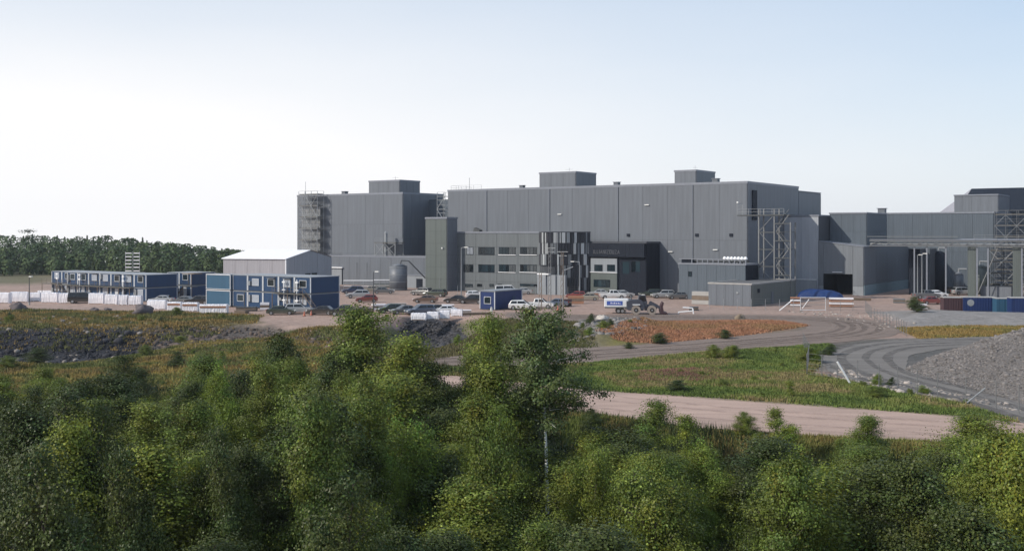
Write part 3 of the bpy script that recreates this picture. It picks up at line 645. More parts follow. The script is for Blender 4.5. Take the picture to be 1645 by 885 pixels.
# office block with window bands
vO = vT; uO0 = uT + .02; uO1 = ux(869, vO); ZO = zy(373, ux(800, vO), vO)
of, w, d = building('office_block', 'three storey grey office block with two rows of wide windows', uO0, uO1, vO, -.3, ZO)
def px_win(x0, x1, y0, y1, u_or, v, urel): # window rectangle in local metres
    a0 = ux(x0, v) - urel; a1 = ux(x1, v) - urel; um = (ux(x0, v)+ux(x1, v))/2
    return a0, a1, zy(y1, um, v), zy(y0, um, v)
wins = [(769,795,397,409),(802,829,397,409),(836,863,397,409),(769,795,425,437),(802,829,425,437),(836,863,425,437),
        (750,761,397,409),(745,761,425,437),(767,775,456,460.5),(787,794,456,460.5),(800,807,456,460.5),(836,864,456,460),(748,760,456,461)]
def window(root, x0, x1, z0, z1, panes, sill=True, y=-.12, mats=None, fm='wall_dark'):
    t = .07; f = MB(); yo = y - .06; yi = y + .02
    f.box(x0, x1, yo, yi, z0, z0+t).box(x0, x1, yo, yi, z1-t, z1).box(x0, x0+t, yo, yi, z0+t, z1-t).box(x1-t, x1, yo, yi, z0+t, z1-t)
    pw = (x1-x0-2*t)/panes
    for k in range(1, panes): f.box(x0+t+k*pw-.035, x0+t+k*pw+.035, yo+.01, yi, z0+t, z1-t)
    w_ = f.build('window', M[fm], root)
    for k in range(panes):
        mm = 'glass' if mats is None else mats[k % len(mats)]
        MB().box(x0+t+k*pw+.035, x0+t+(k+1)*pw-.035, y-.02, y, z0+t, z1-t).build('pane', M[mm], w_)
    if sill: MB().box(x0-.06, x1+.06, y-.20, y-.005, z0-.12, z0).build('sill', M['white'], w_)
    return w_
rects = [px_win(*q, None, vO, uO1) for q in wins]
# cladding panels around the windows: split at storey lines and window edges
zs = sorted({0, round(rects[0][2]-.12,2), round(rects[0][3],2), round(rects[3][2]-.12,2), round(rects[3][3],2), round(ZO-.3,2), 2.3})
xsb = [-w]
for x_ in (765, 798.5, 832.5): xsb.append(ux(x_, vO)-uO1)
xsb.append(0)
for i in range(len(xsb)-1):
    for j in range(len(zs)-1):
        a0, a1, z0, z1 = xsb[i], xsb[i+1], zs[j], zs[j+1]; inside = [r for r in rects if r[0] > a0-.1 and r[1] < a1+.1 and r[2]-.13 <= z0+.02 and r[3] >= z1-.02]
        if inside and j in (2, 4):
            r = inside[0]
            put('panel', MB().box(a0+.03, r[0], -.12, 0, z0+.02, z1-.02).mesh('panel', M['wall_office']), of)
            put('panel', MB().box(r[1], a1-.03, -.12, 0, z0+.02, z1-.02).mesh('panel', M['wall_office']), of)
        else: put('panel', MB().box(a0+.03, a1-.03, -.12, 0, z0+.02, z1-.02).mesh('panel', M['wall_office']), of)
for k, r in enumerate(rects):
    n = max(1, round((r[1]-r[0])/.95)); big = k < 8
    if k == 6: window(of, *r, 2, False, -.10, ['curtain'])
    elif k < 6: window(of, *r, n, k in (1, 2, 4, 5), -.10 if big else -.13)
    else: window(of, *r, n, False, -.14 if k > 7 else -.10)
roofedge(of, w, d, ZO, h=.22); 
p = Wp(ux(765, -3), -3); rv = empty('roof_fan', (p[0], p[1], ZO), TH, 'dark slanted ventilation hood on the office roof', 'roof fan')
MB().prism([(-.9,0),(.9,0),(.9,.5),(-.7,1.1)], 0, 1.2).build('hood', M['steel_dark'], rv); MB().box(-.8,.8,.2,1.0,-.01,.02).build('base', M['steel_dark'], rv)
# striped block: narrow strips in staggered bands round a gently bowed front
sv = -6.9; sv0 = vO - .9; su0 = uO1 + .15; su1 = ux(946, sv); wS = su1-su0; dS_ = sv0-sv
p = Wp(su1, sv); st = empty('striped_block', (p[0], p[1], 0), TH, 'entrance block clad in staggered dark and silver vertical strips', 'building')
ZS = zy(373, su0+wS/2, sv)
def bow(t): t = min(1, max(0, t)); return dS_*(1-t**1.5) - .8*math.sin(math.pi*t)
prof = [(-wS*(1-t), bow(t)+.2) for t in [k/14 for k in range(15)]]
MB().zprism(prof + [(0, .65), (-wS, .65)], 0, ZS-.06).build('wall', M['core'], st)
MB().zprism([(x_, y_-.35) for x_, y_ in prof] + [(.05, .7), (-wS-.05, .7)], ZS-.05, ZS+.1).build('roof_trim', M['trim_dark'], st)
M['strip_d'] = clad('black_strip', (.022,.024,.032), ribs=.01, objvar=.3); M['strip_m'] = clad('mid_grey_strip', (.16,.175,.19), ribs=.01, objvar=.25); M['strip_l'] = clad('silver_strip', (.36,.38,.39), ribs=.01, objvar=.25)
zy_ = lambda y: zy(y, su0+wS/2, sv)
bands = [(390, 373.6), (407.5, 390.4), (425, 407.9), (445, 425.4), (465, 445.4)]
_sm = {}
for bi, (yb, yt) in enumerate(bands):
    zb_, zt_ = max(0, zy_(yb)), zy_(yt); x_ = -wS
    while x_ < -.1:
        sw = rnd.choice([.28, .4, .55, .7]); sw = min(sw, -x_); t = 1 + (x_+sw/2)/wS
        if bi >= 3 and t < .38: x_ += sw; continue
        q = rnd.random(); mt = 'strip_d' if q < .44 else 'strip_m' if q < .78 else 'strip_l'
        if bi == 0 and .42 < t < .72: mt = 'strip_l' if q > .3 else 'strip_m'  # middle of the top band made paler, a reflection put into the strip colours
        off = rnd.choice([0, .06, .12]) + .015*bi; ang = math.atan2(bow(t+.02)-bow(t-.02), .04*wS)
        key = (sw if sw in (.28,.4,.55,.7) else round(sw, 3), bi, mt)
        if key not in _sm: _sm[key] = MB().box(-key[0]/2+.015, key[0]/2-.015, -.14, .1, zb_, zt_).mesh('strip', M[mt])
        put('strip', _sm[key], st, (x_+sw/2, bow(t)+.1-off, 0), ang); x_ += sw
MB().box(-wS+.1, -wS*.63, dS_-1.0, dS_-.5, zy_(438)-.25, zy_(438)).build('canopy', M['white'], st)
for k in range(3): MB().box(-wS+.12+k*2.2, -wS+2.25+k*2.2, dS_-.95+.3*k, dS_-.3+.3*k, 0, zy_(439)-.15).build('panel', M['wall_pale'], st)
# dark block
uD = ux(1060, 0); vD = vx(1038, uD); uDl = su0 + .3; ZD = zy(389, uD-4, vD)
db, w, d = building('dark_block', 'near black entrance block with faint pale lettering high on its front', uDl, uD, vD, -.3, ZD)
zb = zy(413, uD-4, vD)
bays(db, 's', 0, 0, d, 0, ZD-.2, 3, 1, 'wall_dark'); roofedge(db, w, d, ZD, h=.25, mat='trim_dark')
n = 5
for k in range(n): put('panel', MB().box(-w+k*w/n+.02, -w+(k+1)*w/n-.02, -.9, 0, zb, ZD-.3).mesh('panel', M['wall_dark']), db)
lx0 = ux(951, vD)-uD; lx1 = ux(993, vD)-uD
MB().box(lx1, 0, -.1, 0, 0, zb).build('panel', M['wall_dark'], db)
MB().box(-w, lx0, -.1, 0, 0, zb).build('panel', M['wall_slate'], db)
MB().box(lx0, lx1, -.55, 0, zy(437.5, uD-8, vD), zb-.35).build('panel', M['wall_pale'], db)
MB().box(lx0, lx1, -.55, 0, .0, zy(438.2, uD-8, vD)).build('panel', M['wall_green'], db)
MB().box(lx0-.1, lx1+.1, -.75, -.2, zy(438.2, uD-8, vD), zy(437.4, uD-8, vD)).build('ledge', M['white'], db)
for (xa, xb, ya, yb, n) in ((957,970,425,435.5,2),(977.5,990,425,435.5,2),(956,982,449,461,4)):
    r = px_win(xa, xb, ya, yb, None, vD, uD); window(db, *r, n, False, -.57)
for (xa, xb, ya, yb, n) in ((1000,1012,420,440,1),(1014,1029,419,437,2)):
    r = px_win(xa, xb, ya, yb, None, vD, uD); window(db, *r, n, False, -.10)
# faint lettering on the band: only pale strokes can be seen, in blocks of letter height
zt_ = zy(401.5, uD-10, vD); zb2 = zy(407.5, uD-10, vD); Hh = zt_-zb2; q = ux(957, vD)-uD; m = MB()
M['letter'] = plain('faded_lettering', (.085,.09,.105), .6)
for sh in ['I','L','L','I','A','N','I','Z','O','U','Z','A']:
    wl = {'I': .12, 'L': .38}.get(sh, .48); y0, y1 = -.96, -.90; s_ = .09
    if sh == 'I': m.box(q, q+.1, y0, y1, zb2, zt_)
    elif sh == 'L': m.box(q, q+s_, y0, y1, zb2, zt_).box(q+s_, q+.36, y0, y1, zb2, zb2+s_)
    elif sh == 'O': m.box(q, q+s_, y0, y1, zb2, zt_).box(q+.38, q+.47, y0, y1, zb2, zt_).box(q+s_, q+.38, y0, y1, zt_-s_, zt_).box(q+s_, q+.38, y0, y1, zb2, zb2+s_)
    elif sh == 'U': m.box(q, q+s_, y0, y1, zb2, zt_).box(q+.38, q+.47, y0, y1, zb2, zt_).box(q+s_, q+.38, y0, y1, zb2, zb2+s_)
    elif sh == 'N': m.box(q, q+s_, y0, y1, zb2, zt_).box(q+.38, q+.47, y0, y1, zb2, zt_).tube((q+.05,-.93,zt_-.04),(q+.42,-.93,zb2+.04),.045,4)
    elif sh == 'Z': m.box(q, q+.46, y0, y1, zt_-s_, zt_).box(q, q+.46, y0, y1, zb2, zb2+s_).tube((q+.42,-.93,zt_-.08),(q+.04,-.93,zb2+.08),.045,4)
    elif sh == 'A': m.tube((q,-.93,zb2),(q+.23,-.93,zt_),.05,4).tube((q+.46,-.93,zb2),(q+.23,-.93,zt_),.05,4).box(q+.12, q+.34, y0, y1, zb2+Hh*.3, zb2+Hh*.3+s_)
    q += wl + .16
m.build('lettering', M['letter'], db)
# small service building before the main hall's right end
uS = ux(1198, -11); uSl = ux(1091, -11); vS = vx(1217, uS); ZS2 = zy(425, uS, -11)
sm, w, d = building('service_building', 'low blue grey service building under a rooftop pipe rack', uSl, uS, -11, vS, ZS2)
bays(sm, 'f', 0, -w, 0, 0, ZS2-.2, 7, 1, 'wall_slate'); bays(sm, 's', 0, 0, d, 0, ZS2-.2, 2, 1, 'wall_dark'); roofedge(sm, w, d, ZS2, h=.16)
q0 = px_win(1106, 1112, 436, 444, None, -11, uS); window(sm, *q0, 1, False, -.14)
q0 = px_win(1152, 1164, 443, 456, None, -11, uS); MB().box(q0[0], q0[1], -.2, -.13, 0, 2.3).build('door', M['wall_pale'], sm); MB().box(q0[0]-.3, q0[1]+.3, -1.0, -.13, 2.6, 2.72).build('canopy', M['white'], sm)
zr = zy(418, uS, -11); m = MB().box(-w, 0, -.1, .1, zr, zr+.14); m.build('rail', M['trim'], sm)
k = 0
for i in range(11):
    x_ = -w*.80 + i*w*.08
    if x_ > 0: break
    MB().box(x_-.08, x_+.08, -.1, .06, ZS2+.12, zr).build('post', M['trim'], sm)
for y_ in (.9, 1.6, 2.3): MB().tube((-w+.2, y_, ZS2+.5), (-.3, y_, ZS2+.5), .22, 8).build('pipe', M['steel_dark'], sm)
MB().box(-w*.97, -w*.8, .2, 2.4, ZS2+.1, zr).build('duct', M['wall_dark'], sm)
for i in range(7):
    x_ = ux(1161+i*5.6, -10) ; pz = Wp(x_, -9); r__ = empty('white_vent', (pz[0], pz[1], zr+.14), TH, 'one of seven white vent hoods in a row above the service building', 'roof vent', 'white vent hoods on the service building')
    MB().tube((0,0,-1.1),(0,0,.0),.12,6).build('stem', M['white'], r__); MB().tube((0,0,0),(0,0,.45),.42,8,.2).build('hood', M['white'], r__)
# shed
p0 = G(1207, 492.5); uh, vh = UV(*p0); uhl = ux(1138.5, vh); vhb = vx(1276, uh); ZH = zy(456.5, uh, vh)
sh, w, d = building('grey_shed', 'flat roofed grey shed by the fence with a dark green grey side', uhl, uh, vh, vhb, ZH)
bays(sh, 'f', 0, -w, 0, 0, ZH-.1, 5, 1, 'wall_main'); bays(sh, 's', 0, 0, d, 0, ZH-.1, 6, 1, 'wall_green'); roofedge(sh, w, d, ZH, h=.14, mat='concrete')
MB().box(.13, .3, d*.12, d*.12+.7, 2.3, 3.0).build('vent', M['wall_dark'], sh); MB().box(-2.7,-2.3,-.25,-.13,2.2,2.5).build('lamp', M['steel'], sh)
MB().box(.13, .2, d*.42, d*.42+1.1, 0, 2.2).build('door', M['wall_slate'], sh)
# right hand blocks
uW1 = 17.1; uW0 = ux(1315, 20); Zu = zy(346, uW0, 20); uB0 = .25
bk, w, d = building('tall_side_block', 'tall pale grey block right behind the stair scaffold', uB0, uW0, 20, 40, Zu)
bays(bk, 'f', 0, -w, 0, 0, Zu-.3, 2, 1, 'wall_shadeside'); roofedge(bk, w, d, Zu, h=.2)
wg_z0 = zy(388, uW0, 20); wg_z1 = zy(397, uW1, 20); vW = vx(1458, uW1); ww = uW1-uW0-.05; p = Wp(uW1, 20)
wg = empty('gate_wing', (p[0], p[1], 0), TH, 'grey wing with sloping roof and open black doorway', 'building')
d = vW-20
dx0 = ux(1323, 20)-uW1; dx1 = ux(1370, 20)-uW1; dz = zy(440, uW1-5, 20)
zt = lambda x_: wg_z1 + (wg_z0-wg_z1)*(-x_/ww)
MB().prism([(-ww,0),(dx0,0),(dx0,zt(dx0)-.05),(-ww,zt(-ww)-.05)], 0, d).prism([(dx1,0),(0,0),(0,zt(0)-.05),(dx1,zt(dx1)-.05)], 0, d).prism([(dx0,dz),(dx1,dz),(dx1,zt(dx1)-.05),(dx0,zt(dx0)-.05)], 0, d).box(dx0-.1,dx1+.1,9,9.3,0,dz+.1).build('wall', M['wall_dark'], wg)
MB().prism([(-ww,zt(-ww)-.04),(.12,zt(0)-.04),(.12,zt(0)+.14),(-ww,zt(-ww)+.14)], -.16, d+.1).build('roof', M['trim'], wg)
for (a, b_) in ((-ww, dx0), (dx1, 0)): put('panel', MB().prism([(a+.02,1.9),(b_-.02,1.9),(b_-.02,zt(b_)-.1),(a+.02,zt(a)-.1)], -.12, 0).mesh('panel', M['wall_wing']), wg); put('panel', MB().box(a+.02,b_-.02,-.10,0,0,1.86).mesh('panel', M['wall_pale']), wg)
put('panel', MB().prism([(dx0+.02,dz),(dx1-.02,dz),(dx1-.02,zt(dx1)-.1),(dx0+.02,zt(dx0)-.1)], -.12, 0).mesh('panel', M['wall_wing']), wg)
nb = 4
for k in range(nb):
    a, b_ = k*d/nb, (k+1)*d/nb
    put('panel', MB().box(0,.12,a+.03,b_-.03,2.2,wg_z1-.1).mesh('panel', M['wall_main']), wg); put('plinth', MB().box(0,.16,a+.03,b_-.03,0,2.15).mesh('plinth', M['wall_sock']), wg)
MB().box(dx0+2, dx0+4, -.5, -.13, dz+.3, dz+.45).build('lamp', M['white'], wg)
# low pale blocks beside the doorway
p = Wp(8.0, 17.4); lb = empty('pale_low_wall', (p[0], p[1], 0), TH, 'low pale concrete wall left of the black doorway', 'wall'); MB().box(-8, 0, 0, .5, 0, 3.1).build('wall', M['wall_pale'], lb); MB().box(-8.05, .05, -.05, .55, 3.1, 3.2).build('coping', M['white'], lb)
vU = 27; uU1 = ux(1392, vU); zU = zy(342, uU1, vU); vUb = vx(1424, uU1)
ub, w, d = building('upper_box', 'dark blue grey box rising above the gate wing', uW0+.1, uU1, vU, vUb, zU, z0=wg_z1-.4)
zlo = zy(389, uU1, vU)
bays(ub, 'f', 0, -w, 0, wg_z1-.4, zU-.3, 3, 2, 'wall_slate'); bays(ub, 's', 0, 0, d, wg_z1-.4, zU-.3, 3, 2, 'wall_slate'); roofedge(ub, w, d, zU, h=.2)
uR1 = ux(1596, 56); zR = zy(341, uR1, 56)
lg, w, d = building('long_rear_hall', 'long low blue grey hall at the right behind the pipe bridge', .4, uR1, 56, 78, zR)
bays(lg, 'f', 0, -w, 0, 0, zR-.3, 8, 2, 'wall_slate'); bays(lg, 's', 0, 0, d, 0, zR-.3, 3, 2, 'wall_slate'); roofedge(lg, w, d, zR, h=.22)
uQ0 = ux(1533, 66); uQ1 = ux(1603, 66); zQ = zy(312.5, uQ1, 66)
qb, w, d = building('upper_rear_box', 'grey box above the long rear hall before the dark pitched roof', uQ0, uQ1, 66, 80, zQ)
bays(qb, 'f', 0, -w, 0, zR, zQ-.3, 5, 1, 'wall_main'); bays(qb, 's', 0, 0, d, 0, zQ-.3, 3, 2, 'wall_main'); roofedge(qb, w, d, zQ, h=.2)
# big pitched store behind
v9 = 84; uP0 = ux(1508, v9); uP1 = ux(1543, v9+8); zE = zy(342, uP0, v9); zTop = zy(303.5, uP1, v9+14)
p = Wp(uP0, v9); ps = empty('pitched_store', (p[0], p[1], 0), TH, 'big store with a dark pitched roof and a slope painted sunlit pale at far right', 'building')
ext_ = 60; xr = uP1-uP0+1.5
MB().box(0, ext_, 0, 28, 0, zE).build('wall', M['wall_slate'], ps)
MB().face([(0,-.2,zE-.1),(xr*.8,-.2,zE-.1),(xr,14,zTop)]).face([(0,-.2,zE-.1),(xr,14,zTop),(0,28,zE)]).build('pale_lit_slope', M['wall_lilac'], ps)  # corner of the front roof plane coloured pale to stand for sunlight on it
MB().face([(xr*.8,-.2,zE-.1),(ext_,-.2,zE-.1),(ext_,14,zTop),(xr,14,zTop)]).build('roof', M['wall_dark'], ps)
MB().face([(0,28,zE),(xr,14,zTop),(ext_,14,zTop),(ext_,28,zE)]).face([(ext_,0,zE),(ext_,28,zE),(ext_,14,zTop)]).build('roof', M['wall_dark'], ps)
# barn
ang = R(-18); pB = ((459-CX)/F*230, 230.0)
bn = empty('white_roofed_barn', (pB[0], pB[1], 0), ang, 'long barn with bright white roof and lilac front wall', 'building')
Lb = 15.6; Wb = 21; ez = CAM_H - 40.6*230/F; rz_ = ez + 1.75
MB().box(-Lb, 0, 0, Wb, 0, ez-.02).face([(0,0,ez-.02),(0,Wb,ez-.02),(0,Wb/2,rz_-.08)]).face([(-Lb,0,ez-.02),(-Lb,Wb/2,rz_-.08),(-Lb,Wb,ez-.02)]).build('wall', M['core'], bn)
for k in range(5): put('panel', panelmesh(Lb/5, ez-.05, 'wall_lilac', 'f'), bn, (-Lb+k*Lb/5, 0, 0))
for k in range(6):
    a, b_ = k*Wb/6, (k+1)*Wb/6; hz = lambda y_: ez + (rz_-ez)*(1-abs(y_-Wb/2)/(Wb/2)) - .1
    put('panel', MB().face([(.13,a+.03,0),(.13,b_-.03,0),(.13,b_-.03,hz(b_)),(.13,a+.03,hz(a))]).face([(.0,a+.03,0),(.13,a+.03,0),(.13,a+.03,hz(a)),(.0,a+.03,hz(a))]).mesh('panel', M['wall_shadeside']), bn)
for k in range(7):
    a = -Lb-.3+k*(Lb+.6)/7; b_ = a+(Lb+.6)/7-.04
    MB().face([(a,-.4,ez),(b_,-.4,ez),(b_,Wb/2,rz_),(a,Wb/2,rz_)]).face([(a,-.4,ez-.14),(b_,-.4,ez-.14),(b_,-.4,ez),(a,-.4,ez)]).face([(b_,-.4,ez-.14),(b_,Wb/2,rz_-.14),(b_,Wb/2,rz_),(b_,-.4,ez)]).build('roof_sheet', M['roof_white'], bn)
MB().face([(-Lb-.3,Wb/2,rz_),(.3,Wb/2,rz_),(.3,Wb+.4,ez),(-Lb-.3,Wb+.4,ez)]).build('roof_sheet', M['roof_white'], bn)
MB().box(-.05,.2,-.2,0.0,0,ez).build('corner_trim', M['white'], bn)
for y_ in (8.3, 11.3):
    f = MB().box(.14,.22,y_,y_+2.3,2.6,3.8).build('window', M['wall_dark'], bn); MB().box(.22,.24,y_+.1,y_+2.2,2.7,3.7).build('pane', M['glass'], f)
# ------------------------------------------------------------------ scaffolds and steelwork
def scaffold(name, label, p, rz, nx_, ny_, bw, lift, nl, r_=.07, mat='steel_mid', infill=.5, cat='scaffold', z=0, top=True, net=None):
    root = empty(name, (p[0], p[1], z), rz, label, cat); ht = nl*lift
    for i in range(nx_+1):
        for j in range(ny_+1): MB().tube((i*bw, j*bw, 0), (i*bw, j*bw, ht + .9), r_, 5).build('post', M[mat], root)
    for l in range(1, nl+1):
        m = MB()
        for i in range(nx_+1): m.tube((i*bw, 0, l*lift), (i*bw, ny_*bw, l*lift), r_*.8, 4).tube((i*bw, 0, l*lift-.9), (i*bw, ny_*bw, l*lift-.9), r_*.5, 4)
        for j in range(ny_+1): m.tube((0, j*bw, l*lift), (nx_*bw, j*bw, l*lift), r_*.8, 4).tube((0, j*bw, l*lift-.9), (nx_*bw, j*bw, l*lift-.9), r_*.5, 4).tube((0, j*bw, l*lift+1), (nx_*bw, j*bw, l*lift+1), r_*.5, 4)
        m.build('ledger', M[mat], root)
        for i in range(nx_):
            if rnd.random() < infill + .2: MB().box(i*bw+.1, (i+1)*bw-.1, .1, ny_*bw-.1, l*lift+.07, l*lift+.24).build('deck', M['deck'], root)
            a, b_ = (i*bw, (i+1)*bw) if (l+i) % 2 else ((i+1)*bw, i*bw)
            MB().tube((a, -.05, (l-1)*lift), (b_, -.05, l*lift), r_*.9, 5).build('brace', M['steel'], root)
    return root
pS = Wp(ux(480, -1.2), -1.2)
sc1 = scaffold('scaffold_tower', 'tall scaffold tower at the left end of the left hall', pS, TH, 3, 1, 2.3, 3.0, 7, mat='steel', infill=.8, z=2.0)
rtop = 2+21; MB().tube((1.5,1,21),(1.5,1,24.5),.05,5).build('mast', M['steel'], sc1); 
# mesh sheeting on part of it
mtn, t, b = mat_new('grey_debris_netting'); b.inputs['Base Color'].default_value = (.26,.27,.28,1); b.inputs['Roughness'].default_value = .9; b.inputs['Alpha'].default_value = .62
M['net'] = mtn
m = MB()
for l in (6,5,4,3,2): m.face([(.0,1.0+.02*l,l*3.0-3),(6.9,1.0,l*3.0-3),(6.9,1.0,l*3.0-.1),(.0,1.0,l*3.0-.1)])
m.build('netting', M['net'], sc1)
# access tower between halls
pg = Wp(U0-2.9, -.6); scaffold('ladder_tower', 'white lattice access tower in the gap between the two halls', pg, TH, 1, 1, 2.4, 3.1, 7, r_=.09, mat='steel', infill=.2)
# steel stair tower near main hall's corner
uc = ux(1219, -5); pst = Wp(uc, -5); ztop = zy(345, uc, -5)
stt = empty('steel_stair_tower', (pst[0], pst[1], 0), TH, 'steel zigzag stair tower with a railed platform reaching the main hall', 'stair tower')
tw_, td = 3.1, 2.6; nl = 5; lf = ztop/nl
for (x_, y_) in ((0,0),(tw_,0),(0,td),(tw_,td),(tw_+3.2,0),(tw_+3.2,td)): MB().box(x_-.11, x_+.11, y_-.11, y_+.11, 0, ztop+(1.1 if x_ < 4 else -1.5)).build('column', M['steel_mid'], stt)
for l in range(nl):
    z0 = l*lf; x0_, x1_ = (0, tw_) if l % 2 == 0 else (tw_, 0)
    MB().tube((x0_, 0, z0), (x1_, 0, z0+lf), .07, 5).build('brace', M['steel_mid'], stt)
    MB().box(0, tw_, -.08, .08, z0+lf-.22, z0+lf-.02).build('beam', M['steel_dark'], stt); MB().box(tw_, tw_+3.2, -.08, .08, z0+lf*.5-.2, z0+lf*.5).build('beam', M['steel_dark'], stt)
    # flight of stairs in the right hand bay
    m = MB(); ns_ = 10
    for k in range(ns_):
        t = k/ns_; xx = tw_+.4+2.2*(t if l % 2 == 0 else 1-t); zz = z0 + lf*t
        m.box(xx, xx+.28, .3, td-.3, zz, zz+.06)
    a, b_ = (tw_+.3, tw_+2.8) if l % 2 == 0 else (tw_+2.8, tw_+.3)
    m.tube((a,.25,z0),(b_,.25,z0+lf),.10,4).tube((a,.25,z0+1),(b_,.25,z0+lf+1),.04,4)
    m.build('stair_flight', M['steel_mid'], stt); MB().box(tw_+.1, tw_+3.1, .1, td, z0+lf-.12, z0+lf-.04).build('landing', M['steel_dark'], stt)
pl = uc - ux(1185, -5)
MB().box(-pl, tw_+2, -.3, td-.2, ztop-.25, ztop).build('platform', M['steel_dark'], stt)
railing(stt, [(-pl,-.25,ztop),(tw_+2,-.25,ztop)], 1.1, .035); railing(stt, [(-pl,-.25,ztop),(-pl,2.3,ztop)], 2.2, .05)
MB().box(-pl-.1,-pl+.2,-.3,0,ztop+2.3,ztop+2.6).build('lamp', M['lamp'], stt)
# right rear scaffold and the one above the rear hall
pq = Wp(ux(1598, 50), 50); scaffold('rear_scaffold', 'dense scaffold against the long rear hall at the right edge', pq, TH, 4, 1, 2.2, 2.4, 7, mat='steel_mid', infill=.8, r_=.05)
pq = Wp(ux(1590, 34), 34); scaffold('lower_scaffold', 'lower scaffold under the pipe bridge near the right edge', pq, TH, 3, 1, 2.2, 2.3, 4, mat='steel_dark', infill=.9, r_=.08)
# pipe bridge
pa = Wp(ux(1397, 24), 24); ub_ = ux(1397, 24); zb_ = zy(392.5, ub_+10, 24)
pbz = TH + R(9)
pb = empty('pipe_bridge', (pa[0], pa[1], 0), pbz, 'pale pipe bridge on slim legs running right from the gate wing', 'pipe bridge')
Lp = 44
for k, (dy, dz_, rr_) in enumerate(((0,.9,.14),(.5,.9,.10),(0,0,.16),(.6,0,.12),(1.3,.05,.2),(1.3,.95,.16))):
    MB().tube((0 if k != 2 else 1.5, dy, zb_+dz_), (Lp, dy, zb_+dz_), rr_, 7).build('pipe', M['trim' if k in (0, 5) else 'steel'], pb)
for z_ in (zb_-.35, zb_+.62): MB().box(0, Lp, -.35, -.2, z_-.1, z_+.08).build('beam', M['steel_mid'], pb); MB().box(0, Lp, 1.7, 1.85, z_-.1, z_+.08).build('beam', M['steel_mid'], pb)
for k in range(15): MB().tube((k*3, -.28, zb_-.35), (k*3+1.5, -.28, zb_+.62), .06, 4).build('strut', M['steel_mid'], pb); MB().tube((k*3+1.5, -.28, zb_+.62), (min(k*3+3,Lp), -.28, zb_-.35), .06, 4).build('strut', M['steel_mid'], pb)
MB().box(-.5, 17, -.5, 2.0, zb_+1.5, zb_+1.62).build('walkway', M['steel_mid'], pb); railing(pb, [(20,-.4,zb_+.9),(34,-.4,zb_+.9)], 1.0, .03)
for x_ in (8.6, 11.0, 14.6, 20.4, 22.4, 28.5, 36, 43): MB().box(x_, x_+.28, 0, .28, 0, zb_-.45).build('leg', M['trim'], pb); 
for x_ in (18.8, 27.0): MB().box(x_, x_+1.5, .5, 1.7, 0, zb_-.5).build('pillar', M['wall_green'], pb)
for x_ in (20.4, 28.5): MB().tube((x_,.1,0),(x_+4,.1,zb_-.5),.1,5).build('brace', M['steel_mid'], pb)
# vessels under the bridge
def vessel(x, v, r_, zt_, label, mat='wall_main'):
    u = ux(x, v); p = Wp(u, v); o = empty('process_vessel', (p[0], p[1], 0), TH, label, 'tank')
    smooth(MB().tube((0,0,.3),(0,0,zt_-.6), r_, 18).tube((0,0,zt_-.6),(0,0,zt_), r_, 18, r_*.3).build('tank', M[mat], o)); MB().tube((0,0,0),(0,0,.3), r_*.9, 12).build('base', M['concrete'], o)
    MB().tube((0,0,zt_-.1),(0,0,zt_+.7),.15,6).tube((0,0,zt_+.7),(1.6,0,zt_+.7),.15,6).build('pipe', M['steel'], o)
vessel(1508, 40, 1.6, 9.0, 'tall near black vessel under the pipe bridge', 'wall_dark')
vessel(1574, 36, 1.9, 6.3, 'squat grey tank to the right of the bridge pillars', 'wall_green')
vessel(1540, 38, 1.0, 4.6, 'small grey tank between the vessel and the squat tank', 'wall_main')
for (xa, xb, v, z1, mat, lab) in ((1460,1478,30,9.6,'wall_dark','dark recessed wall block right of the gate wing'),(1481,1494,34,9.6,'wall_slate','slim slate wall block behind the bridge legs'),(1575,1625,30,2.2,'wall_main','low grey bund wall before the squat tank')):
    a = ux(xa, v); b_ = ux(xb, v); o_, w, d = building('wall_block', lab, a, b_, v, v+6, z1, cat='wall'); bays(o_, 'f', 0, -w, 0, 0, z1-.1, 2, 1, mat)
